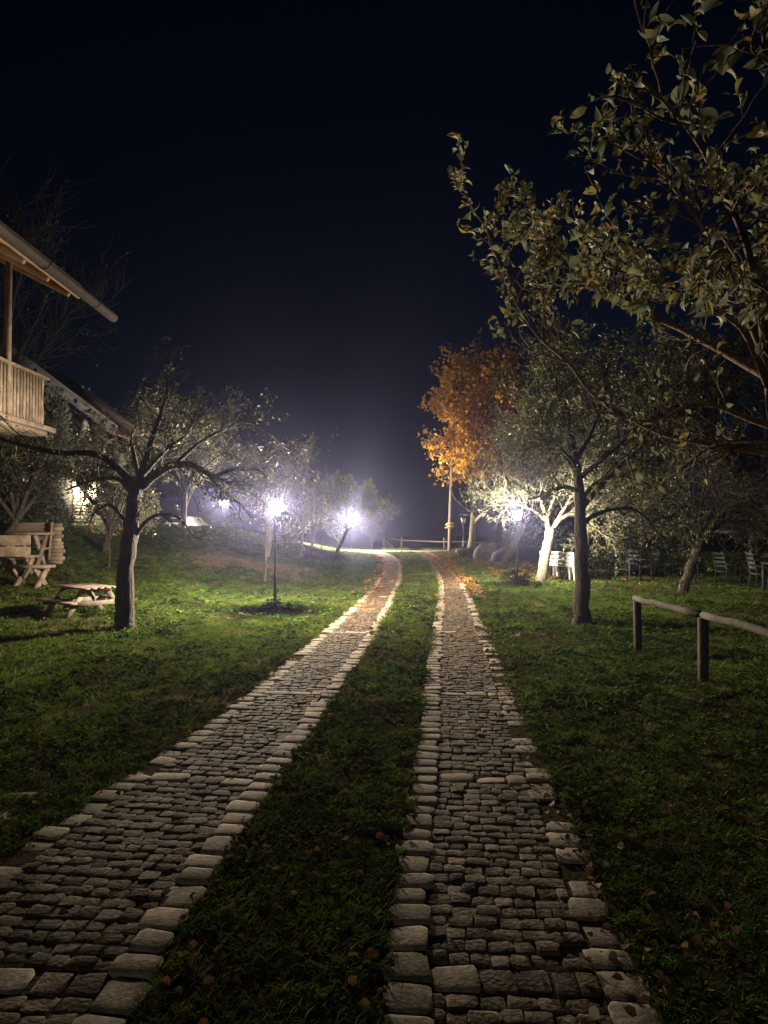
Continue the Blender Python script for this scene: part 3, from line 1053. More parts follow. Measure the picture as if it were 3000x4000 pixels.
# near tree reaching into the picture from the right
B = (3.45, 4.5, tz(3.45, 4.5))
T = Tree(57, .16, (.03, .05, .06), .0035, .62, (.4, 1.0), (3,), 6)
T.off = np.array((.1, .1, 0))
T.limb([(3.45, 4.5, -.1), (3.3, 4.4, .6), (2.95, 4.25, 1.3), (2.45, 4.08, 1.85), (2.26, 4.0, 2.2), (2.22, 4.0, 2.55)], .08, .026, 10)
for pts, r0, r1, cnt, ln in (
    ([(2.3, 4.1, 2.05), (1.9, 4.7, 2.25), (1.52, 5.0, 2.55), (1.28, 5.0, 2.84), (1.06, 5.0, 3.04), (.84, 5.0, 3.4), (.66, 4.9, 3.82)], .021, .006, 13, .42),
    ([(1.1, 5.0, 3.0), (1.1, 5.0, 3.3), (1.05, 4.95, 3.7)], .016, .005, 6, .35),
    ([(1.3, 5.0, 2.83), (1.0, 5.05, 2.95), (.8, 5.1, 3.1)], .01, .003, 3, .22),
    ([(2.22, 4.0, 2.5), (2.0, 3.7, 2.95), (1.62, 3.25, 3.2), (1.25, 2.9, 3.38), (.98, 2.75, 3.5)], .03, .006, 17, .36),
    ([(2.22, 4.0, 2.5), (2.2, 3.6, 3.05), (1.95, 3.15, 3.5), (1.55, 2.85, 3.72)], .03, .006, 15, .36),
    ([(2.22, 4.0, 2.55), (2.1, 4.2, 3.2), (1.8, 4.3, 3.8), (1.5, 4.3, 4.15)], .028, .006, 16, .42),
    ([(2.22, 4.0, 2.5), (2.0, 4.7, 3.0), (1.55, 5.1, 3.4), (1.2, 5.2, 3.85)], .026, .006, 16, .42),
    ([(2.24, 4.0, 2.4), (1.95, 3.8, 2.75), (1.55, 3.7, 2.92), (1.2, 3.6, 3.0)], .024, .006, 14, .4),
    ([(2.24, 4.0, 2.3), (2.5, 3.4, 2.8), (2.3, 3.0, 3.2), (2.0, 2.8, 3.45)], .026, .006, 15, .38),
    ([(2.25, 4.0, 2.2), (1.95, 4.3, 2.4), (1.75, 4.5, 2.3), (1.6, 4.7, 2.1)], .02, .005, 10, .4),
    ([(2.3, 4.0, 2.1), (2.1, 4.4, 2.15), (1.95, 4.8, 1.95)], .02, .005, 9, .45),
    ([(1.6, 3.25, 3.2), (1.45, 2.9, 3.0), (1.3, 2.75, 2.85)], .012, .004, 8, .3),
    ([(2.1, 3.8, 2.8), (1.85, 3.2, 2.75), (1.6, 2.9, 2.6)], .014, .004, 9, .32),
):
    ln_, _ = T.limb(pts, r0, r1, 6)
    T.sprout(ln_, cnt, ln, .008, 0, .2, .12)
T.off = np.zeros(3)
hi = lambda P: (((P[:, 2]-1.6)/P[:, 1] > .31) | (rng.random(len(P)) < .22)) & ((P[:, 0]/P[:, 1] < .43) | (rng.random(len(P)) < .5))
T.leaves(1100, .085, .5, .2, curl=True, spread=.02, keep=hi, fold=.5)
T.leaves(800, .075, .36, .3, curl=True, spread=.02, keep=hi, fold=1.1)
T.leaves(1300, .055, .45, .3, curl=True, spread=.025, keep=hi, fold=.7)
T.finish('apple_tree', 'big leaved tree with branches hanging in from the edge over the rail fence', B, 'redbark', 'leaf_olive')

# orange autumn tree beside the pole
B = (5.5, 42.0, tz(5.5, 42))
T = Tree(69, .2, (.1, .06, .03), .012, .6, (.5, 1.1), (4, 4), 5)
tk, _ = T.limb([(5.3, 42, -.1), (5.4, 42, .6), (5.55, 42, 2.4), (5.7, 42, 4.5), (5.75, 42, 7), (5.8, 42, 9.5), (5.7, 42, 11.6)], .3, .05, 10)
T.limb([(5.5, 42, 2.5), (4.9, 41.8, 2.9), (4.4, 41.7, 3.3), (4.0, 41.6, 4.0)], .08, .02, 6)
T.limb([(5.2, 41.9, 2.7), (4.7, 41.7, 3.7), (4.6, 41.7, 4.0)], .05, .02, 6)
for k in range(15):
    zz = 3.6+k*.52
    a = k*2.4
    Lr = 2.9*math.sin(math.pi*min(1, (zz-1.6)/10.6))**.8*.82+.4
    Lr *= .72 if math.cos(a) < -.2 else 1.0
    d = np.array((math.cos(a), .8*math.sin(a), .35))
    p = np.array((5.68, 42, zz))
    ln_, _ = T.limb([p, p+d*Lr*.4, p+d*Lr*.75+np.array((0, 0, .2)), p+d*Lr+np.array((0, 0, .1))], .09, .02, 5)
    T.sprout(ln_, 9, 1.3, .03, 0, .25, .1)
T.sprout(tk, 14, 1.4, .03, 0, .55, .2)
T.leaves(9500, .23, .85, .3, spread=.16)
T.finish('autumn_tree', 'tall broad tree in orange autumn leaf behind the pole with signs', B, 'palebark', 'leaf_orange')

# leaning young tree in front of the far twin lamp
B = (-2.35, 32.0, tz(-2.35, 32))
T = Tree(71, .18, (.2, .15, .1), .007, .6, (.35, .8), (4, 3), 5)
T.limb([(-2.38, 32, -.1), (-2.2, 32, .45), (-1.95, 32, 1.0), (-1.72, 32, 1.55)], .12, .07, 8)
for pts, r0, r1, cnt, ln in (
    ([(-1.72, 32, 1.5), (-2.0, 32, 2.2), (-2.15, 32, 3.0), (-2.1, 32, 3.7)], .04, .01, 13, .55),
    ([(-1.72, 32, 1.5), (-1.75, 32, 2.2), (-1.7, 32, 3.0), (-1.65, 32, 3.6)], .04, .01, 13, .5),
    ([(-1.7, 32, 1.5), (-2.3, 32, 2.0), (-2.6, 32, 2.6), (-2.65, 32, 3.0)], .035, .01, 11, .45),
    ([(-1.7, 32, 1.5), (-1.2, 32, 2.0), (-.85, 32, 2.6), (-.8, 32, 3.1)], .035, .01, 12, .5),
    ([(-1.7, 32, 1.5), (-1.0, 32, 1.75), (-.55, 32, 2.2), (-.4, 32, 2.8)], .03, .01, 10, .45),
):
    ln_, _ = T.limb(pts, r0, r1, 6)
    T.sprout(ln_, cnt, ln, .014, 0, .3, .3)
T.leaves(5200, .12, .6, .3)
T.finish('leaning_tree', 'young leafy tree with dark leaning trunk in front of the far lamp', B, 'bark', 'leaf_fresh')

# leaning trunk behind the right hand lamp
B = (4.35, 25.5, tz(4.35, 25.5))
T = Tree(83, .22, (.1, .06, .03), .007, .6, (.5, 1.1), (4, 4), 5)
T.limb([(4.3, 25.5, -.1), (4.5, 25.5, .3), (4.8, 25.5, .85), (5.1, 25.5, 1.5), (5.2, 25.5, 2.2)], .16, .09, 8)
for pts, r0, r1, cnt, ln in (
    ([(5.15, 25.5, 1.9), (4.9, 25.5, 2.8), (4.5, 25.5, 3.6), (4.3, 25.5, 4.6)], .06, .015, 16, 1.2),
    ([(5.2, 25.5, 2.1), (5.5, 25.6, 3.0), (5.6, 25.6, 4.0), (5.5, 25.6, 5.0)], .06, .015, 16, 1.2),
    ([(5.15, 25.5, 1.8), (5.8, 25.4, 2.3), (6.4, 25.3, 2.9), (6.9, 25.3, 3.6)], .05, .015, 14, 1.1),
    ([(5.1, 25.5, 1.6), (4.5, 25.5, 2.0), (3.9, 25.5, 2.4), (3.5, 25.5, 3.0)], .045, .012, 13, 1.0),
):
    ln_, _ = T.limb(pts, r0, r1, 6)
    T.sprout(ln_, cnt, ln, .02, 0, .2, .1)
T.leaves(3200, .1, .55, .25)
T.finish('leaning_tree', 'leaning grey trunked tree over drifted leaves, half hidden by lamp glow', B, 'bark', 'leaf_pale')

# small twiggy tree in the dark behind the rail fence
B = (7.4, 16.8, tz(7.4, 16.8))
T = Tree(95, .26, (.02, .0, -.03), .006, .62, (.5, 1.2), (4, 4), 5)
T.limb([(7.3, 16.8, -.1), (7.42, 16.8, .3), (7.6, 16.8, .8), (7.75, 16.8, 1.1)], .14, .1, 8)
for k in range(10):
    a = k*.63+.2
    d = np.array((math.cos(a), .6*math.sin(a), .0))
    p = np.array((7.7, 16.8, 1.05))
    hh = 1.0+.9*((k*7) % 5)/5
    ln_, _ = T.limb([p, p+d*.6+np.array((0, 0, hh*.6)), p+d*1.4+np.array((0, 0, hh)), p+d*2.3+np.array((0, 0, hh*.75))], .05, .012, 5)
    T.sprout(ln_, 12, 1.0, .014, 0, .2, .0)
T.leaves(700, .07, .5, .3)
T.finish('twiggy_tree', 'low bare twiggy tree with reddish branches behind the rail fence', B, 'bark', 'leaf_apple')


# bare trees on the bank behind the first lamp
def bare_tree(name, label, bx, by, h, lean, seed, spread, bark, leaf, nleaf, leafsize=.1, stems=5, twig=.008, trunkr=.1, subs=(4, 4), cnt=12, fork=.35, group=None, droop=.2, updown=.35):
    bz = tz(bx, by)
    T = Tree(seed, .2, (.12, .08, .04), twig, .58, (.4, 1.0), subs, 5)
    fz = bz+h*fork
    top = np.array((bx+lean, by, fz))
    T.limb([(bx, by, bz-.1), (bx+lean*.3, by, bz+h*fork*.45), top], trunkr, trunkr*.7, 8)
    rr = random.Random(seed)
    for k in range(stems):
        a = k*6.283/stems+rr.uniform(-.3, .3)
        d = np.array((math.cos(a), .7*math.sin(a), 0))*spread*rr.uniform(.6, 1.1)
        hh = h*(1-fork)*rr.uniform(.7, 1.0)
        ln_, _ = T.limb([top, top+d*.35+np.array((0, 0, hh*.4)), top+d*.75+np.array((0, 0, hh*.75)), top+d+np.array((0, 0, hh))], trunkr*.55, twig*1.5, 6)
        T.sprout(ln_, cnt, h*.22, twig*2.2, 0, .15, updown)
    if nleaf:
        T.leaves(nleaf, leafsize, .6, droop)
    return T.finish(name, label, (bx, by, bz), bark, leaf, group)


bare_tree('bare_tree', 'many stemmed bare tree with pale lit twigs just behind the nearest lamp', -4.2, 24.5, 3.5, .15, 101, 1.75, 'palebark', 'leaf_apple', 900, .09, 8, .008, .13, cnt=13, fork=.3)
bare_tree('bare_tree', 'slender bare tree rising out of the brush pile', -3.35, 27.5, 3.0, .1, 103, 1.1, 'palebark', 'leaf_apple', 260, .12, 5, .009, .07, cnt=10)
bare_tree('bare_tree', 'thin bare tree with a few yellow leaves at the end of the bank', -3.3, 30.5, 2.9, .25, 105, 1.2, 'palebark', 'leaf_apple', 160, .15, 5, .01, .07, cnt=9)
bare_tree('bank_tree', 'dark trunked tree on the crest beside the lamp on the bank', -10.6, 36.0, 6.0, .1, 107, 2.6, 'bark', 'leaf_apple', 2600, .14, 6, .01, .17, cnt=11)
bare_tree('bank_tree', 'pale slanting tree next to the white car', -11.2, 37.0, 5.0, .55, 109, 2.0, 'palebark', 'leaf_olive', 2400, .14, 6, .01, .09, cnt=11)
bare_tree('bank_tree', 'brown leaved tree standing between the white car and the stone building', -12.2, 31.0, 5.2, .0, 111, 2.6, 'bark', 'leaf_olive', 3800, .12, 7, .01, .15, cnt=12, fork=.2)
bare_tree('bank_tree', 'scrubby tree on the bank between the house and the apple tree', -8.4, 20.5, 2.7, .2, 113, 1.5, 'bark', 'leaf_dark', 3400, .1, 7, .008, .12, cnt=11, fork=.22)
bare_tree('leaning_trunk_tree', 'dense dark tree with leaning trunk behind the log bench', -10.1, 17.8, 3.3, .5, 115, 1.9, 'bark', 'leaf_dark', 5200, .08, 8, .007, .13, cnt=13, fork=.35, updown=.1)
bare_tree('tall_bare_tree', 'tall bare tree showing behind the balcony of the house', -14.5, 24.0, 10.2, .3, 117, 4.0, 'darkbark', 'leaf_dark', 500, .12, 7, .012, .24, cnt=13, fork=.3)
bare_tree('tall_tree', 'tall dark tree looming behind the autumn tree', 11.0, 46.0, 11.0, .2, 119, 4.2, 'bark', 'leaf_dark', 5200, .28, 8, .016, .28, cnt=13, fork=.15)
bare_tree('tall_tree', 'dark tree behind the white benches and garden chairs', 10.2, 30.0, 9.0, .2, 121, 4.0, 'bark', 'leaf_dark', 5200, .2, 8, .014, .22, cnt=13, fork=.15)
bare_tree('tall_tree', 'dark tree far back over the garden table', 14.5, 27.0, 9.5, .2, 123, 4.2, 'bark', 'leaf_dark', 5200, .2, 8, .014, .22, cnt=13, fork=.15)
bare_tree('hedge_tree', 'hazy tree behind the far twin lamp', -3.6, 52.0, 2.6, .2, 125, 2.2, 'bark', 'leaf_dark', 2600, .2, 8, .012, .12, cnt=12, fork=.12)
bare_tree('hedge_tree', 'small hazy bush at the end of the far fence', -1.0, 54.0, 3.4, .1, 127, 2.0, 'bark', 'leaf_dark', 1800, .2, 7, .012, .1, cnt=11, fork=.12)
bare_tree('hedge_tree', 'hazy bush between the slender trees and the far lamp', -6.4, 47.0, 2.6, .1, 129, 2.6, 'bark', 'leaf_dark', 2600, .2, 8, .012, .1, cnt=11, fork=.12)


def sapling(label, bx, by, h, seed, lean=.05, bark='palebark'):
    bz = tz(bx, by)
    T = Tree(seed, .14, (.25, .2, .1), .005, .6, (.35, .8), (3,), 5)
    ln_, _ = T.limb([(bx, by, bz-.05), (bx+lean*.4, by, bz+h*.4), (bx+lean, by, bz+h)], .04, .008, 6)
    T.sprout(ln_, 9, h*.42, .01, 0, .45, .3)
    T.leaves(30, .07)
    return T.finish('sapling', label, (bx, by, bz), bark, 'leaf_apple', 'young trees on the bank')


sapling('young bare tree with pale stem left of the nearest lamp post', -3.3, 19.0, 1.95, 201, .05, 'greywood')
sapling('thin forked sapling at the foot of the brush pile', -2.4, 25.8, 1.7, 203, .05, 'bark')
sapling('tiny sapling high on the bank behind the brown grass', -5.0, 23.0, 1.1, 205, .03, 'bark')
sapling('small staked sapling between the log bench and the apple tree trunk', -7.4, 18.4, 1.3, 207, .02, 'bark')


# ------------------------------------------------------------------ shrubs and mounds of leaves
def shrub(name, label, c, rad, nleaf, size, leafm, seed, cat='shrub', group=None, base=None, clump_n=14, width=.55):
    r = np.random.default_rng(seed)
    bx, by = c[0], c[1]
    bz = tz(bx, by)
    cen = r.normal(0, .55, (clump_n, 3))
    cen /= np.maximum(1, np.linalg.norm(cen, axis=1, keepdims=True))
    k = r.integers(0, clump_n, nleaf)
    p = cen[k]+r.normal(0, .2, (nleaf, 3))
    nr = np.linalg.norm(p, axis=1, keepdims=True)
    p = p/np.maximum(1, nr*.95)
    P = np.array((bx, by, bz+c[2]))+p*np.array(rad)
    P = P[P[:, 2] > terrain(P[:, 0], P[:, 1])+.01]
    m = MB()
    ax = (P-np.array((bx, by, bz+c[2])))/np.array(rad)+r.normal(0, .5, P.shape)+np.array((0, 0, .3))
    m.leaves(P, ax, size*r.uniform(.6, 1.25, len(P)), width, .3, 1, .1)
    for q in cen[:10]:
        e = np.array((bx, by, bz+c[2]))+q*np.array(rad)*.9
        m.tube([(bx+r.normal(0, .04), by+r.normal(0, .04), bz-.04), ((bx+e[0])/2+r.normal(0, .05), (by+e[1])/2, bz+(e[2]-bz)*.55), e], (.02, .013, .006), 4)
    em = empty(name, (bx, by, bz), label, cat, group)
    o = m.build('foliage', [M['bark'], M[leafm]], em, loc=(bx, by, bz))
    o.location = (0, 0, 0)
    return em


shrub('lamp_base_plants', 'dark leafy plants around the foot of the nearest lamp post', (-2.07, 13.0, .06), (.26, .22, .2), 420, .06, 'leaf_dark', 1, 'plant')
shrub('lamp_base_plants', 'grassy tuft at the foot of the lamp by the forked tree', (3.67, 18.75, .08), (.42, .36, .26), 900, .12, 'leaf_dark', 2, 'plant', width=.2)
shrub('lamp_base_plants', 'low plants at the foot of the unlit lamp', (4.07, 35.0, .05), (.4, .3, .22), 300, .12, 'leaf_dark', 3, 'plant', width=.3)
shrub('rounded_conifer', 'rounded grey green conifer beside the balcony end', (-9.95, 20.6, 2.75), (.45, .45, 2.0), 4200, .12, 'leaf_conifer', 4, 'shrub', width=.25, clump_n=40)
shrub('climbing_ivy', 'ivy and climbing plants covering the gable of the stone building', (-12.6, 25.3, 3.6), (1.5, .5, 1.7), 3600, .13, 'leaf_dark', 5, 'ivy', clump_n=30)
shrub('hedge_bush', 'dark bush under the balcony behind the log bench', (-10.6, 19.0, .9), (1.7, 1.0, 1.5), 4200, .1, 'leaf_dark', 6, 'shrub', clump_n=26)
shrub('hedge_bush', 'dark bush left of the lit stone wall', (-11.15, 22.5, 1.2), (1.05, .9, 1.5), 3600, .1, 'leaf_dark', 7, 'shrub', clump_n=24)
shrub('hedge_bush', 'leafy bush right of the lit stone wall', (-9.15, 24.0, .9), (1.1, .9, 1.35), 3000, .11, 'leaf_olive', 8, 'shrub', clump_n=24)
shrub('hedge_bush', 'yellow green shrub among stems at the brush pile', (-3.75, 27.0, .5), (.7, .5, .7), 1100, .12, 'leaf_apple', 9, 'shrub')
shrub('hedge_bush', 'dim brown bushes behind the slanting tree on the crest', (-12.7, 34.0, .5), (1.3, .8, .8), 2600, .13, 'leaf_olive', 11, 'shrub', clump_n=24)
shrub('hedge_bush', 'dark hedge behind the garden chairs', (9.0, 25.0, .8), (2.8, .9, 1.4), 4200, .14, 'leaf_dark', 12, 'shrub', clump_n=30)
shrub('hedge_bush', 'dark hedge behind the boulders and leaning tree', (7.2, 34.0, 1.0), (1.9, 1.0, 1.6), 3200, .18, 'leaf_dark', 13, 'shrub', clump_n=24)
shrub('hedge_bush', 'dark shrub at the edge beyond the twiggy tree', (13.5, 21.0, 1.0), (2.6, 1.0, 1.7), 3600, .15, 'leaf_dark', 14, 'shrub', clump_n=24)

# brush pile
bx, by = -3.1, 28.0
bz = tz(bx, by)
em = empty('brush_pile', (bx, by, bz), 'heap of cut branches and dry grass on the bank', 'brush pile')
m = MB()
rr = random.Random(9)
for _ in range(340):
    t = rr.random()
    xx = bx-.9+2.4*t
    top = .62*(1-t)**.8+.05
    p = np.array((xx, by+rr.gauss(0, .35), bz+rr.uniform(0, top)))
    d = np.array((rr.uniform(.3, 1), rr.uniform(-.5, .5), rr.uniform(-.5, .05)))*rr.uniform(.4, .9)
    m.tube([p-d*.5, p+np.array((0, 0, .05)), p+d*.5], (.014, .012, .005), 4, 0, rr.random())
o = m.build('branches', [M['bark'], M['greywood']], em, loc=(bx, by, bz))
o.location = (0, 0, 0)
m = MB()
P = np.stack([rng.uniform(bx-1, bx+.9, 900), rng.normal(by, .35, 900), np.zeros(900)], 1)
P[:, 2] = bz+rng.random(900)*.6*np.clip(1-(P[:, 0]-bx+1)/2.4, .1, 1)
m.leaves(P, rng.normal(0, 1, (900, 3)), .12, .35)
o = m.build('dead_leaves', M['leaf_litter'], em, loc=(bx, by, bz))
o.location = (0, 0, 0)


# ------------------------------------------------------------------ street lamps
def lantern(parent, x, y, z, w0=.075, w1=.11, h=.26, lit=True, power=None, rz=.5, name='lantern'):
    """four sided lantern standing on a post top, wider at the top, with glass hood and finial"""
    L = MB()
    cs, sn = math.cos(rz), math.sin(rz)

    def c(i, w, zz):
        a = [(-1, -1), (1, -1), (1, 1), (-1, 1)][i % 4]
        return np.array((x+(a[0]*cs-a[1]*sn)*w, y+(a[0]*sn+a[1]*cs)*w, zz))
    apex = np.array((x, y, z+h+.085))
    for i in range(4):
        L.bar(c(i, w0, z), c(i, w1, z+h), .011, .011)
        L.bar(c(i, w1, z+h), apex, .009, .009)
        L.bar(c(i, w1, z+h), c(i+1, w1, z+h), .014, .014)
        L.bar(c(i, w0, z), c(i+1, w0, z), .014, .014)
    L.lathe([(.03, z-.05), (.045, z-.03), (.07, z-.012), (.074, z+.004), (.03, z+.006)], 10, (x, y, 0))
    L.lathe([(.022, z+h+.07), (.03, z+h+.085), (.016, z+h+.1), (.02, z+h+.115), (.006, z+h+.14)], 8, (x, y, 0))
    fr = L.build(name, M['metal'], parent, loc=parent.location)
    fr.location = (0, 0, 0)
    G = MB()
    for i in range(4):
        p = [c(i, w0*.97, z+.006), c(i+1, w0*.97, z+.006), c(i+1, w1*.97, z+h-.006), c(i, w1*.97, z+h-.006)]
        k = MB()
        nn = nrm(np.cross(p[1]-p[0], p[2]-p[0]))*.003
        k.add(p+[q+nn for q in p], [(0, 1, 2, 3), (7, 6, 5, 4), (0, 4, 5, 1), (1, 5, 6, 2), (2, 6, 7, 3), (3, 7, 4, 0)])
        o = k.build('glass_pane', M['glow'] if lit else M['paneoff'], fr, loc=parent.location)
        o.location = (0, 0, 0)
    k = MB()
    for i in range(4):
        p = [c(i, w1*1.06, z+h+.003), c(i+1, w1*1.06, z+h+.003), apex+np.array((0, 0, -.006))]
        q = [v+np.array((0, 0, -.004)) for v in p]
        k.add(p+q, [(0, 1, 2), (5, 4, 3), (0, 3, 4, 1)])
    o = k.build('hood', M['metal'], fr, loc=parent.location)
    o.location = (0, 0, 0)
    if lit:
        k = MB()
        zc = z+h*.28
        k.lathe([(.006, zc-.06), (.011, zc-.045), (.019, zc-.01), (.019, zc+.015), (.012, zc+.03), (.004, zc+.034)], 10, (x, y, 0))
        o = k.build('bulb', M['bulb'], fr, smooth=True, loc=parent.location)
        o.location = (0, 0, 0)
        o.visible_shadow = True
        ld = bpy.data.lights.new('lamp_light', 'POINT')
        ld.energy = power
        ld.color = LAMP_COLOR
        ld.shadow_soft_size = .035
        lo = bpy.data.objects.new('lamp_light', ld)
        COL.objects.link(lo)
        lo.parent = parent
        lo.location = (x-parent.location.x, y-parent.location.y, z+h*.63-parent.location.z)
    return fr


def lamp_post(label, x, y, height, lit=True, power=LAMP_POWER, twin=False, rz=.5, scale=1.0):
    z0 = tz(x, y)
    e = empty('street_lamp', (x, y, z0), label, 'street lamp', 'lamp posts along the tracks')
    zl = z0+height-.33*scale
    m = MB()
    r = .024*scale
    m.lathe([(.055, z0-.08), (.055, z0+.03), (.04, z0+.06), (r*1.25, z0+.09), (r*1.2, z0+.62), (r*1.45, z0+.64), (r*1.3, z0+.68), (r, z0+.7), (r*.9, zl-.14), (r*1.4, zl-.12), (r*1.2, zl-.06), (r*.8, zl-.04)], 10, (x, y, 0))
    o = m.build('post', M['metal'], e, smooth=True, loc=(x, y, z0))
    o.location = (0, 0, 0)
    if not twin:
        lantern(e, x, y, zl, .075*scale, .11*scale, .26*scale, lit, power, rz)
    else:
        m = MB()
        for s in (-1, 1):
            m.tube([(x, y, zl-.22), (x+s*.1, y, zl-.2), (x+s*.17, y, zl-.13), (x+s*.17, y, zl-.04)], (.014, .013, .013, .013), 6)
        m.lathe([(.02, zl-.06), (.03, zl-.02), (.012, zl+.03), (.018, zl+.05), (.004, zl+.09)], 8, (x, y, 0))
        o = m.build('bracket', M['metal'], e, smooth=True, loc=(x, y, z0))
        o.location = (0, 0, 0)
        for s in (-1, 1):
            lantern(e, x+s*.17, y, zl, .07, .1, .29, lit, power*.5, rz+.3*s)
    return e


lamp_post('lit lamp post standing alone on the lawn nearest the apple tree', -2.07, 13.0, 2.16)
lamp_post('lit lamp post beside the pale forked fruit tree', 3.67, 18.8, 2.14, rz=.2, power=4600.0)
lamp_post('lit lamp post with two lanterns on the crest of the bank', -9.4, 40.0, 2.3, twin=True, power=FAR_LAMP_POWER*.85)
lamp_post('lit lamp post with two lanterns behind the leaning young tree', -2.15, 44.0, 2.15, twin=True, power=FAR_LAMP_POWER*2.1)
lamp_post('unlit lamp post near the boulders and the autumn tree', 4.07, 35.0, 2.15, lit=False, rz=.3)

# ------------------------------------------------------------------ pole with signs
px_, py_ = 4.3, 45.0
pz = tz(px_, py_)
e = empty('wooden_pole', (px_, py_, pz), 'tall wooden utility pole at the end of the tracks', 'pole')
m = MB()
m.tube([(px_, py_, pz-.2), (px_+.05, py_, pz+2), (px_+.12, py_, pz+4), (px_+.22, py_, pz+6.5), (px_+.3, py_, pz+8.4)], (.125, .12, .112, .1, .09), 10, caps=True)
o = m.build('shaft', M['pole'], e, smooth=True, loc=(px_, py_, pz))
o.location = (0, 0, 0)
m = MB()
m.bar((px_-.2, py_, pz+8.1), (px_+.8, py_, pz+8.1), .08, .08)
o = m.build('crossarm', M['pole'], e, loc=(px_, py_, pz))
o.location = (0, 0, 0)
for k, (dz, wl, wr, up) in enumerate(((1.86, -.26, .3, 1), (1.76, -.3, .26, 0), (1.66, -.24, .28, 1), (1.56, -.33, .22, 0))):
    m = MB()
    pol = [(wl, -.04), (wr-.07*up, -.04), (wr, 0), (wr-.07*up, .04), (wl, .04), (wl-.06*(1-up), 0)]
    m.prism(pol, (px_+.05, py_-.13, pz+dz), (1, 0, .03-.06*(k % 2)), (0, 0, 1), .025)
    o = m.build('sign_board', M['sign'], e, loc=(px_, py_, pz))
    o.location = (0, 0, 0)


# ------------------------------------------------------------------ fences
def log_rail(m, p, q, r, n=8):
    p, q = np.array(p, float), np.array(q, float)
    k = 7
    pts = [p+(q-p)*i/(k-1)+np.array((0, 0, rng.normal(0, .006))) for i in range(k)]
    m.tube(pts, r*(1+rng.normal(0, .04, k)), n, caps=True)


posts = [(3.36, 9.06), (3.27, 7.03), (3.2, 5.0), (3.15, 3.0)]
e = empty('rail_fence', (posts[0][0], posts[0][1], 0), 'low wooden fence of square posts and one log rail', 'fence')
for x_, y_ in posts:
    m = MB()
    z0 = tz(x_, y_)
    m.bar((x_, y_, z0-.15), (x_+rng.normal(0, .012), y_+rng.normal(0, .01), z0+.66), .09, .085, (0, 1, 0), .2)
    o = m.build('post', M['fencewood'], e, loc=e.location)
    o.location = (0, 0, 0)
for i in range(3):
    a, c = posts[i], posts[i+1]
    m = MB()
    za, zc = tz(*a)+.695, tz(*c)+.695
    dy = .12 if i == 0 else -.012
    log_rail(m, (a[0], a[1]+dy, za), (c[0], c[1]+.012, zc), .038, 7)
    o = m.build('rail', M['fencewood'], e, smooth=True, loc=e.location)
    o.location = (0, 0, 0)

fp = [(0.0, 54.5), (1.35, 52.5), (4.1, 46.5), (6.6, 45.5), (9.6, 45.0)]
e = empty('far_fence', (fp[0][0], fp[0][1], 0), 'distant rail fence along the bend beyond the tracks', 'fence')
for x_, y_ in fp:
    m = MB()
    z0 = tz(x_, y_)
    m.bar((x_, y_, z0-.1), (x_, y_, z0+.9), .14, .14, (0, 1, 0))
    o = m.build('post', M['fencewood'], e, loc=e.location)
    o.location = (0, 0, 0)
for i in range(4):
    a, c = fp[i], fp[i+1]
    m = MB()
    log_rail(m, (a[0], a[1]-.1, tz(*a)+(.86 if i == 0 else .62)), (c[0], c[1]-.1, tz(*c)+.6), .05, 6)
    o = m.build('rail', M['fencewood'], e, smooth=True, loc=e.location)
    o.location = (0, 0, 0)
m = MB()
m.bar((.05, 54.4, tz(0, 54.5)+.6), (.75, 53.4, tz(0, 54.5)+.02), .08, .08)
o = m.build('brace', M['fencewood'], e, loc=e.location)
o.location = (0, 0, 0)

# ------------------------------------------------------------------ picnic table
def place(e, m, name, material, **k):
    return m.build(name, material, e, **k)


def picnic_table(label, x, y, rz, L=1.25, matl='greywood'):
    e = empty('picnic_table', (x, y, tz(x, y)), label, 'picnic table', rz=rz)
    for k in range(5):
        m = MB()
        yy = -.3+.15*k
        m.bar((-L/2, yy, .7), (L/2, yy, .7), .138, .035)
        place(e, m, 'top_plank', M['wood'])
    for s in (-1, 1):
        m = MB()
        m.bar((-L/2-.05, s*.62, .41), (L/2+.05, s*.62, .41), .2, .04)
        place(e, m, 'bench_plank', M['wood'])
        for t in (-1, 1):
            m = MB()
            m.bar((s*L*.34, t*.72, -.06), (s*L*.34, t*.22, .68), .1, .05, (1, 0, 0))
            place(e, m, 'leg', M[matl])
        m = MB()
        m.bar((s*L*.34+.052, -.7, .365), (s*L*.34+.052, .7, .365), .1, .045, (1, 0, 0))
        place(e, m, 'support_beam', M[matl])
        m = MB()
        m.bar((s*L*.34+.045, -.32, .655), (s*L*.34+.045, .32, .655), .06, .04, (1, 0, 0))
        place(e, m, 'top_beam', M[matl])
        m = MB()
        m.bar((s*L*.31, 0, .4), (s*L*.05, 0, .675), .07, .035, (0, 1, 0))
        place(e, m, 'brace', M[matl])
    return e


picnic_table('weathered picnic table with attached benches under the apple tree', -5.5, 12.6, R(-40), 1.35).scale = (.86, .86, .82)


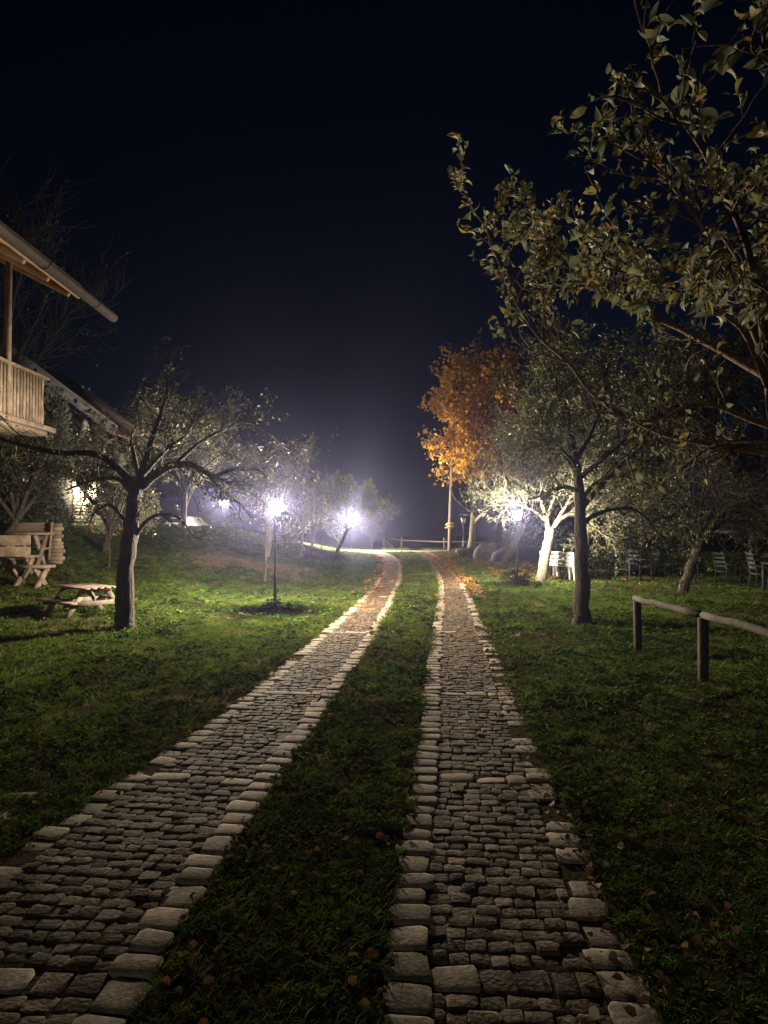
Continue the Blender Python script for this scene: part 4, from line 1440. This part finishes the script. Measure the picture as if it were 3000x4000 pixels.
def xleg_table(name, label, x, y, rz, L, W, h, cat, back=False):
    e = empty(name, (x, y, tz(x, y)), label, cat, rz=rz)
    n = max(2, round(W/.2))
    for k in range(n):
        m = MB()
        yy = -W/2+W*(k+.5)/n
        m.bar((-L/2+rng.normal(0, .01), yy, h), (L/2+rng.normal(0, .01), yy, h), W/n-.008, .06)
        place(e, m, 'top_plank' if cat == 'table' else 'seat_plank', M['wood'])
    for s in (-1, 1):
        for t in (-1, 1):
            m = MB()
            xo = s*(L/2-.22)+t*.035
            top = h-.03 if not back or t < 0 else h+.5
            ex = .42 if not back or t < 0 else .62
            m.bar((xo, -t*W*.62, -.05), (xo, t*W*ex, top), .13, .06, (1, 0, 0))
            place(e, m, 'leg', M['wood'])
    if back:
        for k in range(2):
            m = MB()
            m.bar((-L/2, W*.62+.06, h+.13+.27*k), (L/2, W*.62+.09, h+.13+.27*k), .05, .24, (0, 0, 1))
            place(e, m, 'backrest_plank', M['wood'])
    return e


xleg_table('wooden_bench', 'short backless plank bench with crossed legs in front of the other bench', -7.95, 15.4, R(-7), .95, .42, .45, 'bench')
xleg_table('wooden_bench', 'plank bench with two board backrest and crossed legs', -9.36, 16.6, R(180+1), 1.85, .45, .46, 'bench', True)
xleg_table('wooden_table', 'warm coloured plank table behind the bench backrest', -9.15, 17.45, R(3), 1.2, .6, .88, 'table')

# log built bench wall
bx, by = -8.62, 18.0
bz = tz(bx, by)
e = empty('log_shelter', (bx, by, bz), 'low log built seating corner with stacked log ends and dark boards', 'log wall')
rl = random.Random(3)
for k in range(11):
    m = MB()
    zz = .05+.098*k
    ln = .16+rl.uniform(-.03, .05)+(.1 if k < 5 else 0)
    m.tube([(-ln-.05+rl.uniform(0, .03), 0, zz), (-.05, rl.uniform(-.01, .01), zz), (ln*.6+.04*(k % 2), 0, zz)], (.052, .055, .048+rl.uniform(0, .008)), 9, caps=True)
    place(e, m, 'log', M['wood'], smooth=True)
for k in range(2):
    m = MB()
    m.bar((-2.6, .12+.02*k, .98-.24*k), (-.12, .06+.02*k, .98-.24*k), .05, .225)
    place(e, m, 'board', M['darkwood'])
m = MB()
m.bar((-.17, -.07, .1), (-.1, -.07, 1.1), .05, .06, (0, 1, 0))
place(e, m, 'corner_post', M['wood'])
m = MB()
m.bar((-2.4, -.25, .42), (-.1, -.25, .42), .32, .05)
place(e, m, 'seat_board', M['wood'])

# ------------------------------------------------------------------ timber house with balcony (upper left)
hx, hy = -8.6, 11.0
e = empty('timber_house', (hx, hy, 0), 'timber house corner with plank balcony and long eaves gutter', 'house')


def hp(m, name, material, parent=None, **k):
    o = m.build(name, material, parent or e, loc=(hx, hy, 0), **k)
    if parent is None:
        o.location = (0, 0, 0)
    else:
        o.location = (0, 0, 0)
    return o


m = MB()
m.bar((-11.5, 5, 3.2), (-11.5, 13.7, 3.2), 5.8, 6.6, ch=.01)
hp(m, 'wall', M['wall'])
# roof: eaves along y at x=-6.45, rising to the left
m = MB()
sl = math.tan(R(27))
m.prism([(-6.42, 6.52), (-12.0, 6.52+5.58*sl), (-12.0, 6.62+5.58*sl), (-6.42, 6.62)], (0, 4.5, 0), (1, 0, 0), (0, 0, 1), -9.7)
roof = hp(m, 'roof', M['soffit'])
m = MB()
m.prism([(-6.36, 6.625), (-12.0, 6.635+5.64*sl), (-12.0, 6.70+5.64*sl), (-6.36, 6.69)], (0, 4.4, 0), (1, 0, 0), (0, 0, 1), -9.85)
hp(m, 'roof_covering', M['rooftile'], roof)
m = MB()
m.bar((-6.40, 4.5, 6.5), (-6.40, 14.2, 6.5), .04, .22)
hp(m, 'fascia_board', M['soffit'], roof)
for k in range(11):
    yy = 5.2+.88*k
    m = MB()
    m.bar((-6.5, yy, 6.44), (-11.8, yy, 6.44+5.3*sl), .11, .15)
    hp(m, 'rafter', M['soffit'], roof)
# half round gutter running past the roof end as a spout
m = MB()
pr = [(.125*math.cos(a), .125*math.sin(a)) for a in np.linspace(math.pi, 2*math.pi, 9)]
pr += [(.112*math.cos(a), .112*math.sin(a)) for a in np.linspace(2*math.pi, math.pi, 9)]
vs, fs = [], []
for k, yy in enumerate((4.4, 9.0, 14.0, 15.1, 15.65)):
    for a, c in pr:
        vs.append((-6.27+a, yy+(.0 if k < 4 else -.7*c), 6.50+c-.004*k))
n_ = len(pr)
for k in range(4):
    fs += [(k*n_+j, k*n_+(j+1) % n_, (k+1)*n_+(j+1) % n_, (k+1)*n_+j) for j in range(n_)]
m.add(vs, fs)
gut = hp(m, 'gutter', M['gutter'], smooth=False)
for yy in (6.0, 8.1, 10.2, 12.5, 14.7):
    m = MB()
    m.tube([(-6.27+.13*math.cos(a), yy, 6.5+.13*math.sin(a)) for a in np.linspace(math.pi, 2*math.pi, 9)], [.014]*9, 5)
    hp(m, 'gutter_bracket', M['darkwood'], gut)
# balcony along x=-7.35
X0, Y0, Y1, ZB, ZT = -7.35, 8.0, 14.7, 3.78, 4.82
m = MB()
m.bar((X0-.62, Y0, ZB-.16), (X0-.62, Y1+.05, ZB-.16), 1.35, .1)
hp(m, 'balcony_floor', M['wood'])
m = MB()
m.bar((X0+.03, Y0, ZB-.045), (X0+.03, Y1+.33, ZB-.045), .15, .11)
hp(m, 'balcony_beam', M['wood'])
m = MB()
m.bar((X0, Y0, ZT), (X0, Y1+.1, ZT), .16, .05)
hp(m, 'handrail', M['wood'])
m = MB()
m.bar((X0-.05, Y0, ZT-.09), (X0-.05, Y1, ZT-.09), .05, .09)
hp(m, 'rail', M['wood'])
k = 0
yy = Y1-.07
while yy > Y0:
    m = MB()
    wd = .08
    if k == 0:
        pol = [(-wd/2, ZB+.02), (wd/2, ZB+.02), (wd/2+.03, ZB+.3), (wd/2-.02, ZB+.55), (wd/2+.0, ZB+.8), (wd/2+.03, ZT-.03), (-wd/2, ZT-.03)]
    else:
        pol = [(-wd/2, ZB+.02), (wd/2, ZB+.02), (wd/2, ZT-.03), (-wd/2, ZT-.03)]
    m.prism(pol, (X0-.02, yy, 0), (0, 1, 0), (0, 0, 1), .028)
    hp(m, 'slat', M['wood'])
    yy -= .122
    k += 1
for q in range(4):
    m = MB()
    m.prism([(-.045, ZB+.02), (.045, ZB+.02), (.02, ZB+.5), (.045, ZT-.03), (-.045, ZT-.03)], (X0-.22-.2*q, Y1-.02, 0), (1, 0, 0), (0, 0, 1), -.028)
    hp(m, 'slat', M['wood'])
for yy in (9.2, 13.3):
    m = MB()
    m.bar((X0-.02, yy, ZB-.1), (X0-.02, yy, 6.98), .1, .1, (0, 1, 0))
    hp(m, 'post', M['wood'])
m = MB()
m.bar((X0-.02, 4.6, 6.98), (X0-.02, 14.1, 6.98), .14, .16)
hp(m, 'purlin', M['soffit'])

# ------------------------------------------------------------------ stone building behind
sx, sy = -13.5, 26.5
sz = tz(-12, 26)
e = empty('stone_building', (sx, sy, sz), 'old stone building with deep gable roof and lit corner', 'building')


def sp(m, name, material, parent=None, **k):
    o = m.build(name, material, parent or e, loc=(sx, sy, sz), **k)
    o.location = (0, 0, 0)
    return o


m = MB()
m.prism([(-17.6, sz-.6), (-11.0, sz-.6), (-11.0, 4.75), (-14.3, 7.3), (-17.6, 4.75)], (0, 27.2, 0), (1, 0, 0), (0, 0, 1), -2.4)
wall2 = sp(m, 'wall', M['mortar'])
# individually laid stones where the lamp lights the wall
rl = np.random.default_rng(8)
zz = sz-.1
kk = 0
while zz < 3.9:
    hh = rl.uniform(.1, .17)
    xx = -12.45+rl.uniform(0, .1)
    while xx < -11.05:
        ww = min(rl.uniform(.15, .3), -11.0-xx)
        if ww > .07:
            vf = SETT_VF[kk % 12]
            o = bpy.data.objects.new('wall_stone', STONE_ME[kk % 12]) if 'STONE_ME' in globals() else None
            if o is None:
                STONE_ME = [shared_mesh('wall_stone', v, M['stone']) for v in SETT_VF]
                o = bpy.data.objects.new('wall_stone', STONE_ME[kk % 12])
            COL.objects.link(o)
            o.parent = wall2
            o.location = (xx+ww/2-sx, 27.2-.035-sy+rl.normal(0, .006), zz+hh/2-sz)
            o.rotation_euler = (R(90), rl.normal(0, .03), 0)
            o.scale = (ww-.015, hh-.015, .07)
            kk += 1
        xx += ww
    zz += hh
# roof with deep overhang to the front
sl2 = 2.5/3.3
m = MB()
m.prism([(-10.35, 5.05), (-14.3, 5.05+3.95*sl2), (-14.3, 5.17+3.95*sl2), (-10.35, 5.17)], (0, 24.2, 0), (1, 0, 0), (0, 0, 1), -5.6)
m.prism([(-18.3, 5.05), (-14.3, 5.05+4.0*sl2*.99), (-14.3, 5.17+4.0*sl2*.99), (-18.3, 5.17)], (0, 24.2, 0), (1, 0, 0), (0, 0, 1), -5.6)
roof2 = sp(m, 'roof', M['rooftile'])
for k in range(16):
    m = MB()
    yy = 24.3+.18*k
    m.bar((-10.42, yy, 5.07-.03), (-14.2, yy, 5.07-.03+3.78*sl2), .13, .045, (0, 0, 1))
    sp(m, 'soffit_board', M['soffit'], roof2)
m = MB()
m.bar((-10.28, 24.12, 5.08), (-14.3, 24.12, 5.08+4.02*sl2), .05, .30, (0, 0, 1))
sp(m, 'barge_board', M['paleboard'], roof2)
m = MB()
m.bar((-10.2, 24.06, 5.26), (-14.3, 24.06, 5.26+4.1*sl2), .12, .06, (0, 0, 1))
sp(m, 'verge_cap', M['paleboard'], roof2)
for k in range(6):
    xx = -10.7-.48*k
    m = MB()
    m.bar((xx, 24.07, 5.08+(-10.28-xx)*sl2-.03), (xx-.001, 24.07, 5.08+(-10.28-xx)*sl2+.1), .1, .03, (0, 1, 0))
    sp(m, 'roof_clip', M['metal'], roof2)
roof2.location = (.75, 0, -.09)
# upper gallery with balusters
m = MB()
m.bar((-14.4, 25.0, 4.62), (-9.7, 25.0, 4.62), .1, .09)
gal = sp(m, 'gallery_rail', M['greywood'])
m = MB()
m.bar((-14.4, 25.0, 3.86), (-9.7, 25.0, 3.86), .12, .1)
sp(m, 'gallery_beam', M['greywood'])
for k in range(27):
    m = MB()
    m.bar((-14.2+.165*k, 25.0, 3.91), (-14.2+.165*k, 25.0, 4.58), .07, .03, (0, 1, 0))
    sp(m, 'baluster', M['greywood'])
m = MB()
m.bar((-14.4, 26.1, 3.82), (-9.7, 26.1, 3.82), 2.1, .07)
sp(m, 'gallery_floor', M['greywood'])
m = MB()
m.bar((-9.85, 24.9, sz-.5), (-9.85, 24.9, 5.0), .14, .14, (0, 1, 0))
sp(m, 'gallery_post', M['greywood'])

# folded parasol on the gallery
px2, py2, pz2 = -10.85, 24.7, 4.62
e = empty('folded_parasol', (px2, py2, pz2), 'folded white parasol hanging on the gallery of the stone building', 'parasol')
m = MB()
m.tube([(0, 0, -.35), (0, 0, .95)], (.02, .018), 6, caps=True)
place(e, m, 'pole', M['wood'])
m = MB()
n_ = 16
vs, fs = [], []
for k, (zz, rad_) in enumerate(((.9, .03), (.82, .07), (.6, .12), (.35, .15), (.12, .185), (.1, .16))):
    for j in range(n_):
        a = j*2*math.pi/n_
        q = rad_*(1+(.22 if j % 2 else -.2)*(.3+k*.18))
        vs.append((q*math.cos(a), q*math.sin(a), zz+(.02 if j % 2 else 0)*k*.4))
for k in range(5):
    fs += [(k*n_+j, k*n_+(j+1) % n_, (k+1)*n_+(j+1) % n_, (k+1)*n_+j) for j in range(n_)]
m.add(vs, fs)
place(e, m, 'canopy', M['cloth'])

# wall lamp on the stone building
lx, ly, lz = -11.75, 26.9, 3.0
e = empty('wall_lamp', (lx, ly, lz), 'lit wall lamp on the stone building', 'wall lamp')
m = MB()
m.tube([(0, .25, .02), (0, .05, .06), (0, 0, .02)], (.015, .014, .014), 6, caps=True)
m.lathe([(.09, .26-.16), (.1, .1-.0), (.05, .16), (.012, .19)], 10)
place(e, m, 'bracket', M['metal'])
m = MB()
m.lathe([(.03, -.1), (.07, -.06), (.085, 0), (.07, .06), (.04, .09)], 12)
place(e, m, 'globe', M['glow'], smooth=True)
ld = bpy.data.lights.new('lamp_light', 'POINT')
ld.energy = 450
ld.color = (1.0, .9, .72)
ld.shadow_soft_size = .05
lo = bpy.data.objects.new('lamp_light', ld)
COL.objects.link(lo)
lo.parent = e
lo.location = (0, -.02, 0)

# ------------------------------------------------------------------ white parked car glimpsed on the bank
cx0, cy0 = -14.3, 50.0
cz0 = tz(cx0, cy0)
e = empty('parked_car', (cx0, cy0, cz0), 'white car parked beyond the bank, glimpsed between trees', 'car', rz=R(78))
prof = [(-2.0, .3), (2.0, .3), (2.05, .75), (1.95, .9), (1.1, 1.0), (.45, 1.45), (-1.2, 1.5), (-1.9, 1.05), (-2.05, .9)]
m = MB()
k = len(prof)
vs = []
for yy, sh in ((-.85, .0), (-.78, .06), (.78, .06), (.85, .0)):
    for a, c in prof:
        t = max(0, (c-.95)/.55)
        vs.append((a*(1-.01*abs(yy)), yy*(1-.18*t), c+(sh if c > .9 else 0)*.5))
fs = []
for q in range(3):
    fs += [(q*k+j, q*k+(j+1) % k, (q+1)*k+(j+1) % k, (q+1)*k+j) for j in range(k)]
fs += [tuple(range(k-1, -1, -1)), tuple(range(3*k, 4*k))]
m.add(vs, fs)
place(e, m, 'body', M['carpaint'])
for s in (-1, 1):
    m = MB()
    m.prism([(-1.55, 1.05), (.85, 1.05), (.4, 1.38), (-1.15, 1.42)], (0, s*.80, 0), (1, 0, 0), (0, -.25*s, 1), -s*.02)
    place(e, m, 'side_window', M['carglass'])
    for t in (-1, 1):
        m = MB()
        a = np.linspace(0, 2*math.pi, 15)[:-1]
        m.prism([(.32*math.cos(q), .32*math.sin(q)) for q in a], (t*1.25, s*.88, .32), (1, 0, 0), (0, 0, 1), s*.2)
        place(e, m, 'wheel', M['tyre'])
m = MB()
m.bar((.62, -.0, 1.36), (1.12, 0, 1.06), 1.3, .02, (0, 0, 1))
place(e, m, 'windscreen', M['carglass'])
m = MB()
m.bar((-1.62, 0, 1.33), (-1.92, 0, 1.1), 1.3, .02, (0, 0, 1))
place(e, m, 'rear_window', M['carglass'])


# ------------------------------------------------------------------ white benches, chairs and tables on the right
def slat_bench(label, x, y, rz, L=1.5):
    e = empty('garden_bench', (x, y, tz(x, y)), label, 'bench', 'white garden furniture', rz=rz)
    for s in (-1, 1):
        m = MB()
        m.bar((s*L/2, .24, -.04), (s*L/2, .33, .86), .06, .05, (0, 1, 0))
        place(e, m, 'rear_leg', M['white'])
        m = MB()
        m.bar((s*L/2, -.24, -.04), (s*L/2, -.24, .6), .06, .05, (0, 1, 0))
        place(e, m, 'front_leg', M['white'])
        m = MB()
        m.bar((s*L/2, -.28, .62), (s*L/2, .3, .63), .07, .03)
        place(e, m, 'armrest', M['white'])
    for k in range(4):
        m = MB()
        zz = .48+.115*k
        yy = .27+.1*(zz/.86)-.03
        m.bar((-L/2, yy-.02, zz), (L/2, yy-.02, zz), .022, .075)
        place(e, m, 'back_slat', M['white'])
    for k in range(4):
        m = MB()
        m.bar((-L/2, -.2+.13*k, .42), (L/2, -.2+.13*k, .42), .1, .022)
        place(e, m, 'seat_slat', M['white'])
    return e


slat_bench('white slatted bench beside the pale forked tree trunk', 5.5, 20.9, R(122), 1.3)
slat_bench('white slatted bench half hidden behind the dark mossy trunk', 5.72, 20.9, R(100), .9)


def chair(label, x, y, rz):
    e = empty('garden_chair', (x, y, tz(x, y)), label, 'chair', 'white garden furniture', rz=rz)
    for s in (-1, 1):
        m = MB()
        m.tube([(s*.25, -.22, -.03), (s*.26, -.23, .44), (s*.27, -.2, .63)], (.018, .018, .018), 6, caps=True)
        place(e, m, 'front_leg', M['shaded_white'])
        m = MB()
        m.tube([(s*.25, .26, -.03), (s*.25, .2, .44), (s*.24, .3, .95), (s*.18, .33, 1.02)], (.018,)*4, 6, caps=True)
        place(e, m, 'rear_leg', M['shaded_white'])
        m = MB()
        m.bar((s*.27, -.24, .645), (s*.25, .24, .65), .05, .025)
        place(e, m, 'armrest', M['shaded_white'])
    m = MB()
    m.bar((0, -.23, .43), (0, .22, .43), .5, .03)
    place(e, m, 'seat', M['shaded_white'])
    for k in range(4):
        m = MB()
        m.bar((-.23, .24+.022*k, .6+.12*k), (.23, .24+.022*k, .6+.12*k), .02, .06)
        place(e, m, 'back_slat', M['shaded_white'])
    return e


chair('pale garden chair right behind the dark mossy trunk', 7.2, 20.2, R(-60))
chair('pale garden chair under the hanging lit leaves', 8.1, 20.6, R(200))
chair('pale garden chair with tall back beside the wooden frame', 9.1, 20.6, R(-70))
chair('pale garden chair left of the leaning twiggy trunk', 10.0, 19.9, R(100))
chair('pale garden chair right of the leaning twiggy trunk', 9.9, 17.9, R(80))


def garden_table(label, x, y, L, W, rz):
    e = empty('garden_table', (x, y, tz(x, y)), label, 'table', 'white garden furniture', rz=rz)
    for k in range(5):
        m = MB()
        m.bar((-L/2, -W/2+W*(k+.5)/5, .72), (L/2, -W/2+W*(k+.5)/5, .72), W/5-.012, .03)
        place(e, m, 'top_plank', M['shaded_white'])
    for s in (-1, 1):
        for t in (-1, 1):
            m = MB()
            m.bar((s*(L/2-.06), t*(W/2-.06), -.04), (s*(L/2-.06), t*(W/2-.06), .705), .06, .06, (0, 1, 0))
            place(e, m, 'leg', M['shaded_white'])
    return e


garden_table('pale garden table between the two white benches', 5.75, 21.6, .9, .6, R(20))
garden_table('long pale garden table near the picture edge behind the fence', 10.3, 17.0, 1.5, .8, R(-12))

# rustic frame behind the chairs
fx, fy = 9.9, 21.6
fz = tz(fx, fy)
e = empty('timber_trellis', (fx, fy, fz), 'rustic timber frame with crossbars standing behind the garden chairs', 'trellis')
for xx in (-.1, 1.7, 3.6):
    m = MB()
    m.bar((xx, 0, -.1), (xx, 0, 1.75), .1, .1, (0, 1, 0))
    place(e, m, 'upright', M['greywood'])
for a, c, zz in ((-.2, 1.8, 1.68), (1.6, 3.7, 1.6), (1.6, 3.7, .9)):
    m = MB()
    m.bar((a, -.07, zz), (c, -.07, zz-.05), .06, .09)
    place(e, m, 'crossbar', M['greywood'])


# ------------------------------------------------------------------ boulders and dark covered heap
def boulder(label, x, y, r, seed, sz=(1, 1, .8), matl='boulder', name='boulder', cat='boulder'):
    rg = np.random.default_rng(seed)
    nu, nv = 14, 9
    vs = [(0, 0, r)]
    w = rg.normal(0, 1, (6, 3))
    ph = rg.uniform(0, 6, 6)

    def dis(v):
        return 1+.09*sum(math.sin(2.4*float(np.dot(v, w[i]))+ph[i]) for i in range(6))/1.6
    vs = []
    for i in range(nv+1):
        th = math.pi*i/nv
        for j in range(nu):
            a = 2*math.pi*j/nu
            v = np.array((math.sin(th)*math.cos(a), math.sin(th)*math.sin(a), math.cos(th)))
            vs.append(v*r*dis(v)*np.array(sz))
    fs = [(i*nu+j, i*nu+(j+1) % nu, (i+1)*nu+(j+1) % nu, (i+1)*nu+j)[::-1] for i in range(nv) for j in range(nu)]
    m = MB()
    m.add(vs, fs)
    o = m.build(name, M[matl])
    o.location = (x, y, tz(x, y)+r*sz[2]*.55)
    o.rotation_euler = (0, 0, seed)
    return tag(o, label, cat)


boulder('pale boulder at the edge of the drifted leaves beside the dark heap', 5.05, 33.5, .55, 3, (1, .9, 1.0))
boulder('low grey boulder behind the unlit lamp', 4.55, 36.5, .6, 4, (1.3, .9, .6))
m = MB()
hx2, hy2 = 6.2, 31.0
prof_ = [(-1.5, 0), (-1.25, .55), (-.7, .82), (.5, .85), (1.0, .6), (1.9, 0)]
vs, fs = [], []
for i, yy in enumerate(np.linspace(-1, 1, 7)):
    s = math.sqrt(max(0, 1-yy*yy*.92))
    for a, c in prof_:
        vs.append((a*(.4+.6*s)+rng.normal(0, .04), yy*.9, c*s-.05+rng.normal(0, .02)))
    if i:
        fs += [((i-1)*6+k, (i-1)*6+k+1, i*6+k+1, i*6+k)[::-1] for k in range(5)]
m.add(vs, fs)
o = m.build('covered_heap', M['tarp'], smooth=True)
o.location = (hx2, hy2, tz(hx2, hy2))
tag(o, 'low dark covered heap behind the leaning trunk', 'heap')

# ------------------------------------------------------------------ misty night air
m = MB()
a, c, d = (-90, -40, -3), (90, 160, 14), None
vs = [(x_, y_, z_) for z_ in (a[2], c[2]) for y_ in (a[1], c[1]) for x_ in (a[0], c[0])]
m.add(vs, [(0, 2, 3, 1), (4, 5, 7, 6), (0, 1, 5, 4), (2, 6, 7, 3), (0, 4, 6, 2), (1, 3, 7, 5)])
hm = bpy.data.materials.new('mist')
hm.use_nodes = True
nt = hm.node_tree
nt.nodes.remove(nt.nodes['Principled BSDF'])
pv = nt.nodes.new('ShaderNodeVolumePrincipled')
pv.inputs['Color'].default_value = (*HAZE_COLOR, 1)
pv.inputs['Density'].default_value = HAZE_DENSITY
pv.inputs['Anisotropy'].default_value = .9
nt.links.new(pv.outputs[0], nt.nodes['Material Output'].inputs['Volume'])
hz = m.build('haze', hm)
tag(hz, 'thin night mist glowing around the lamps', kind='stuff')
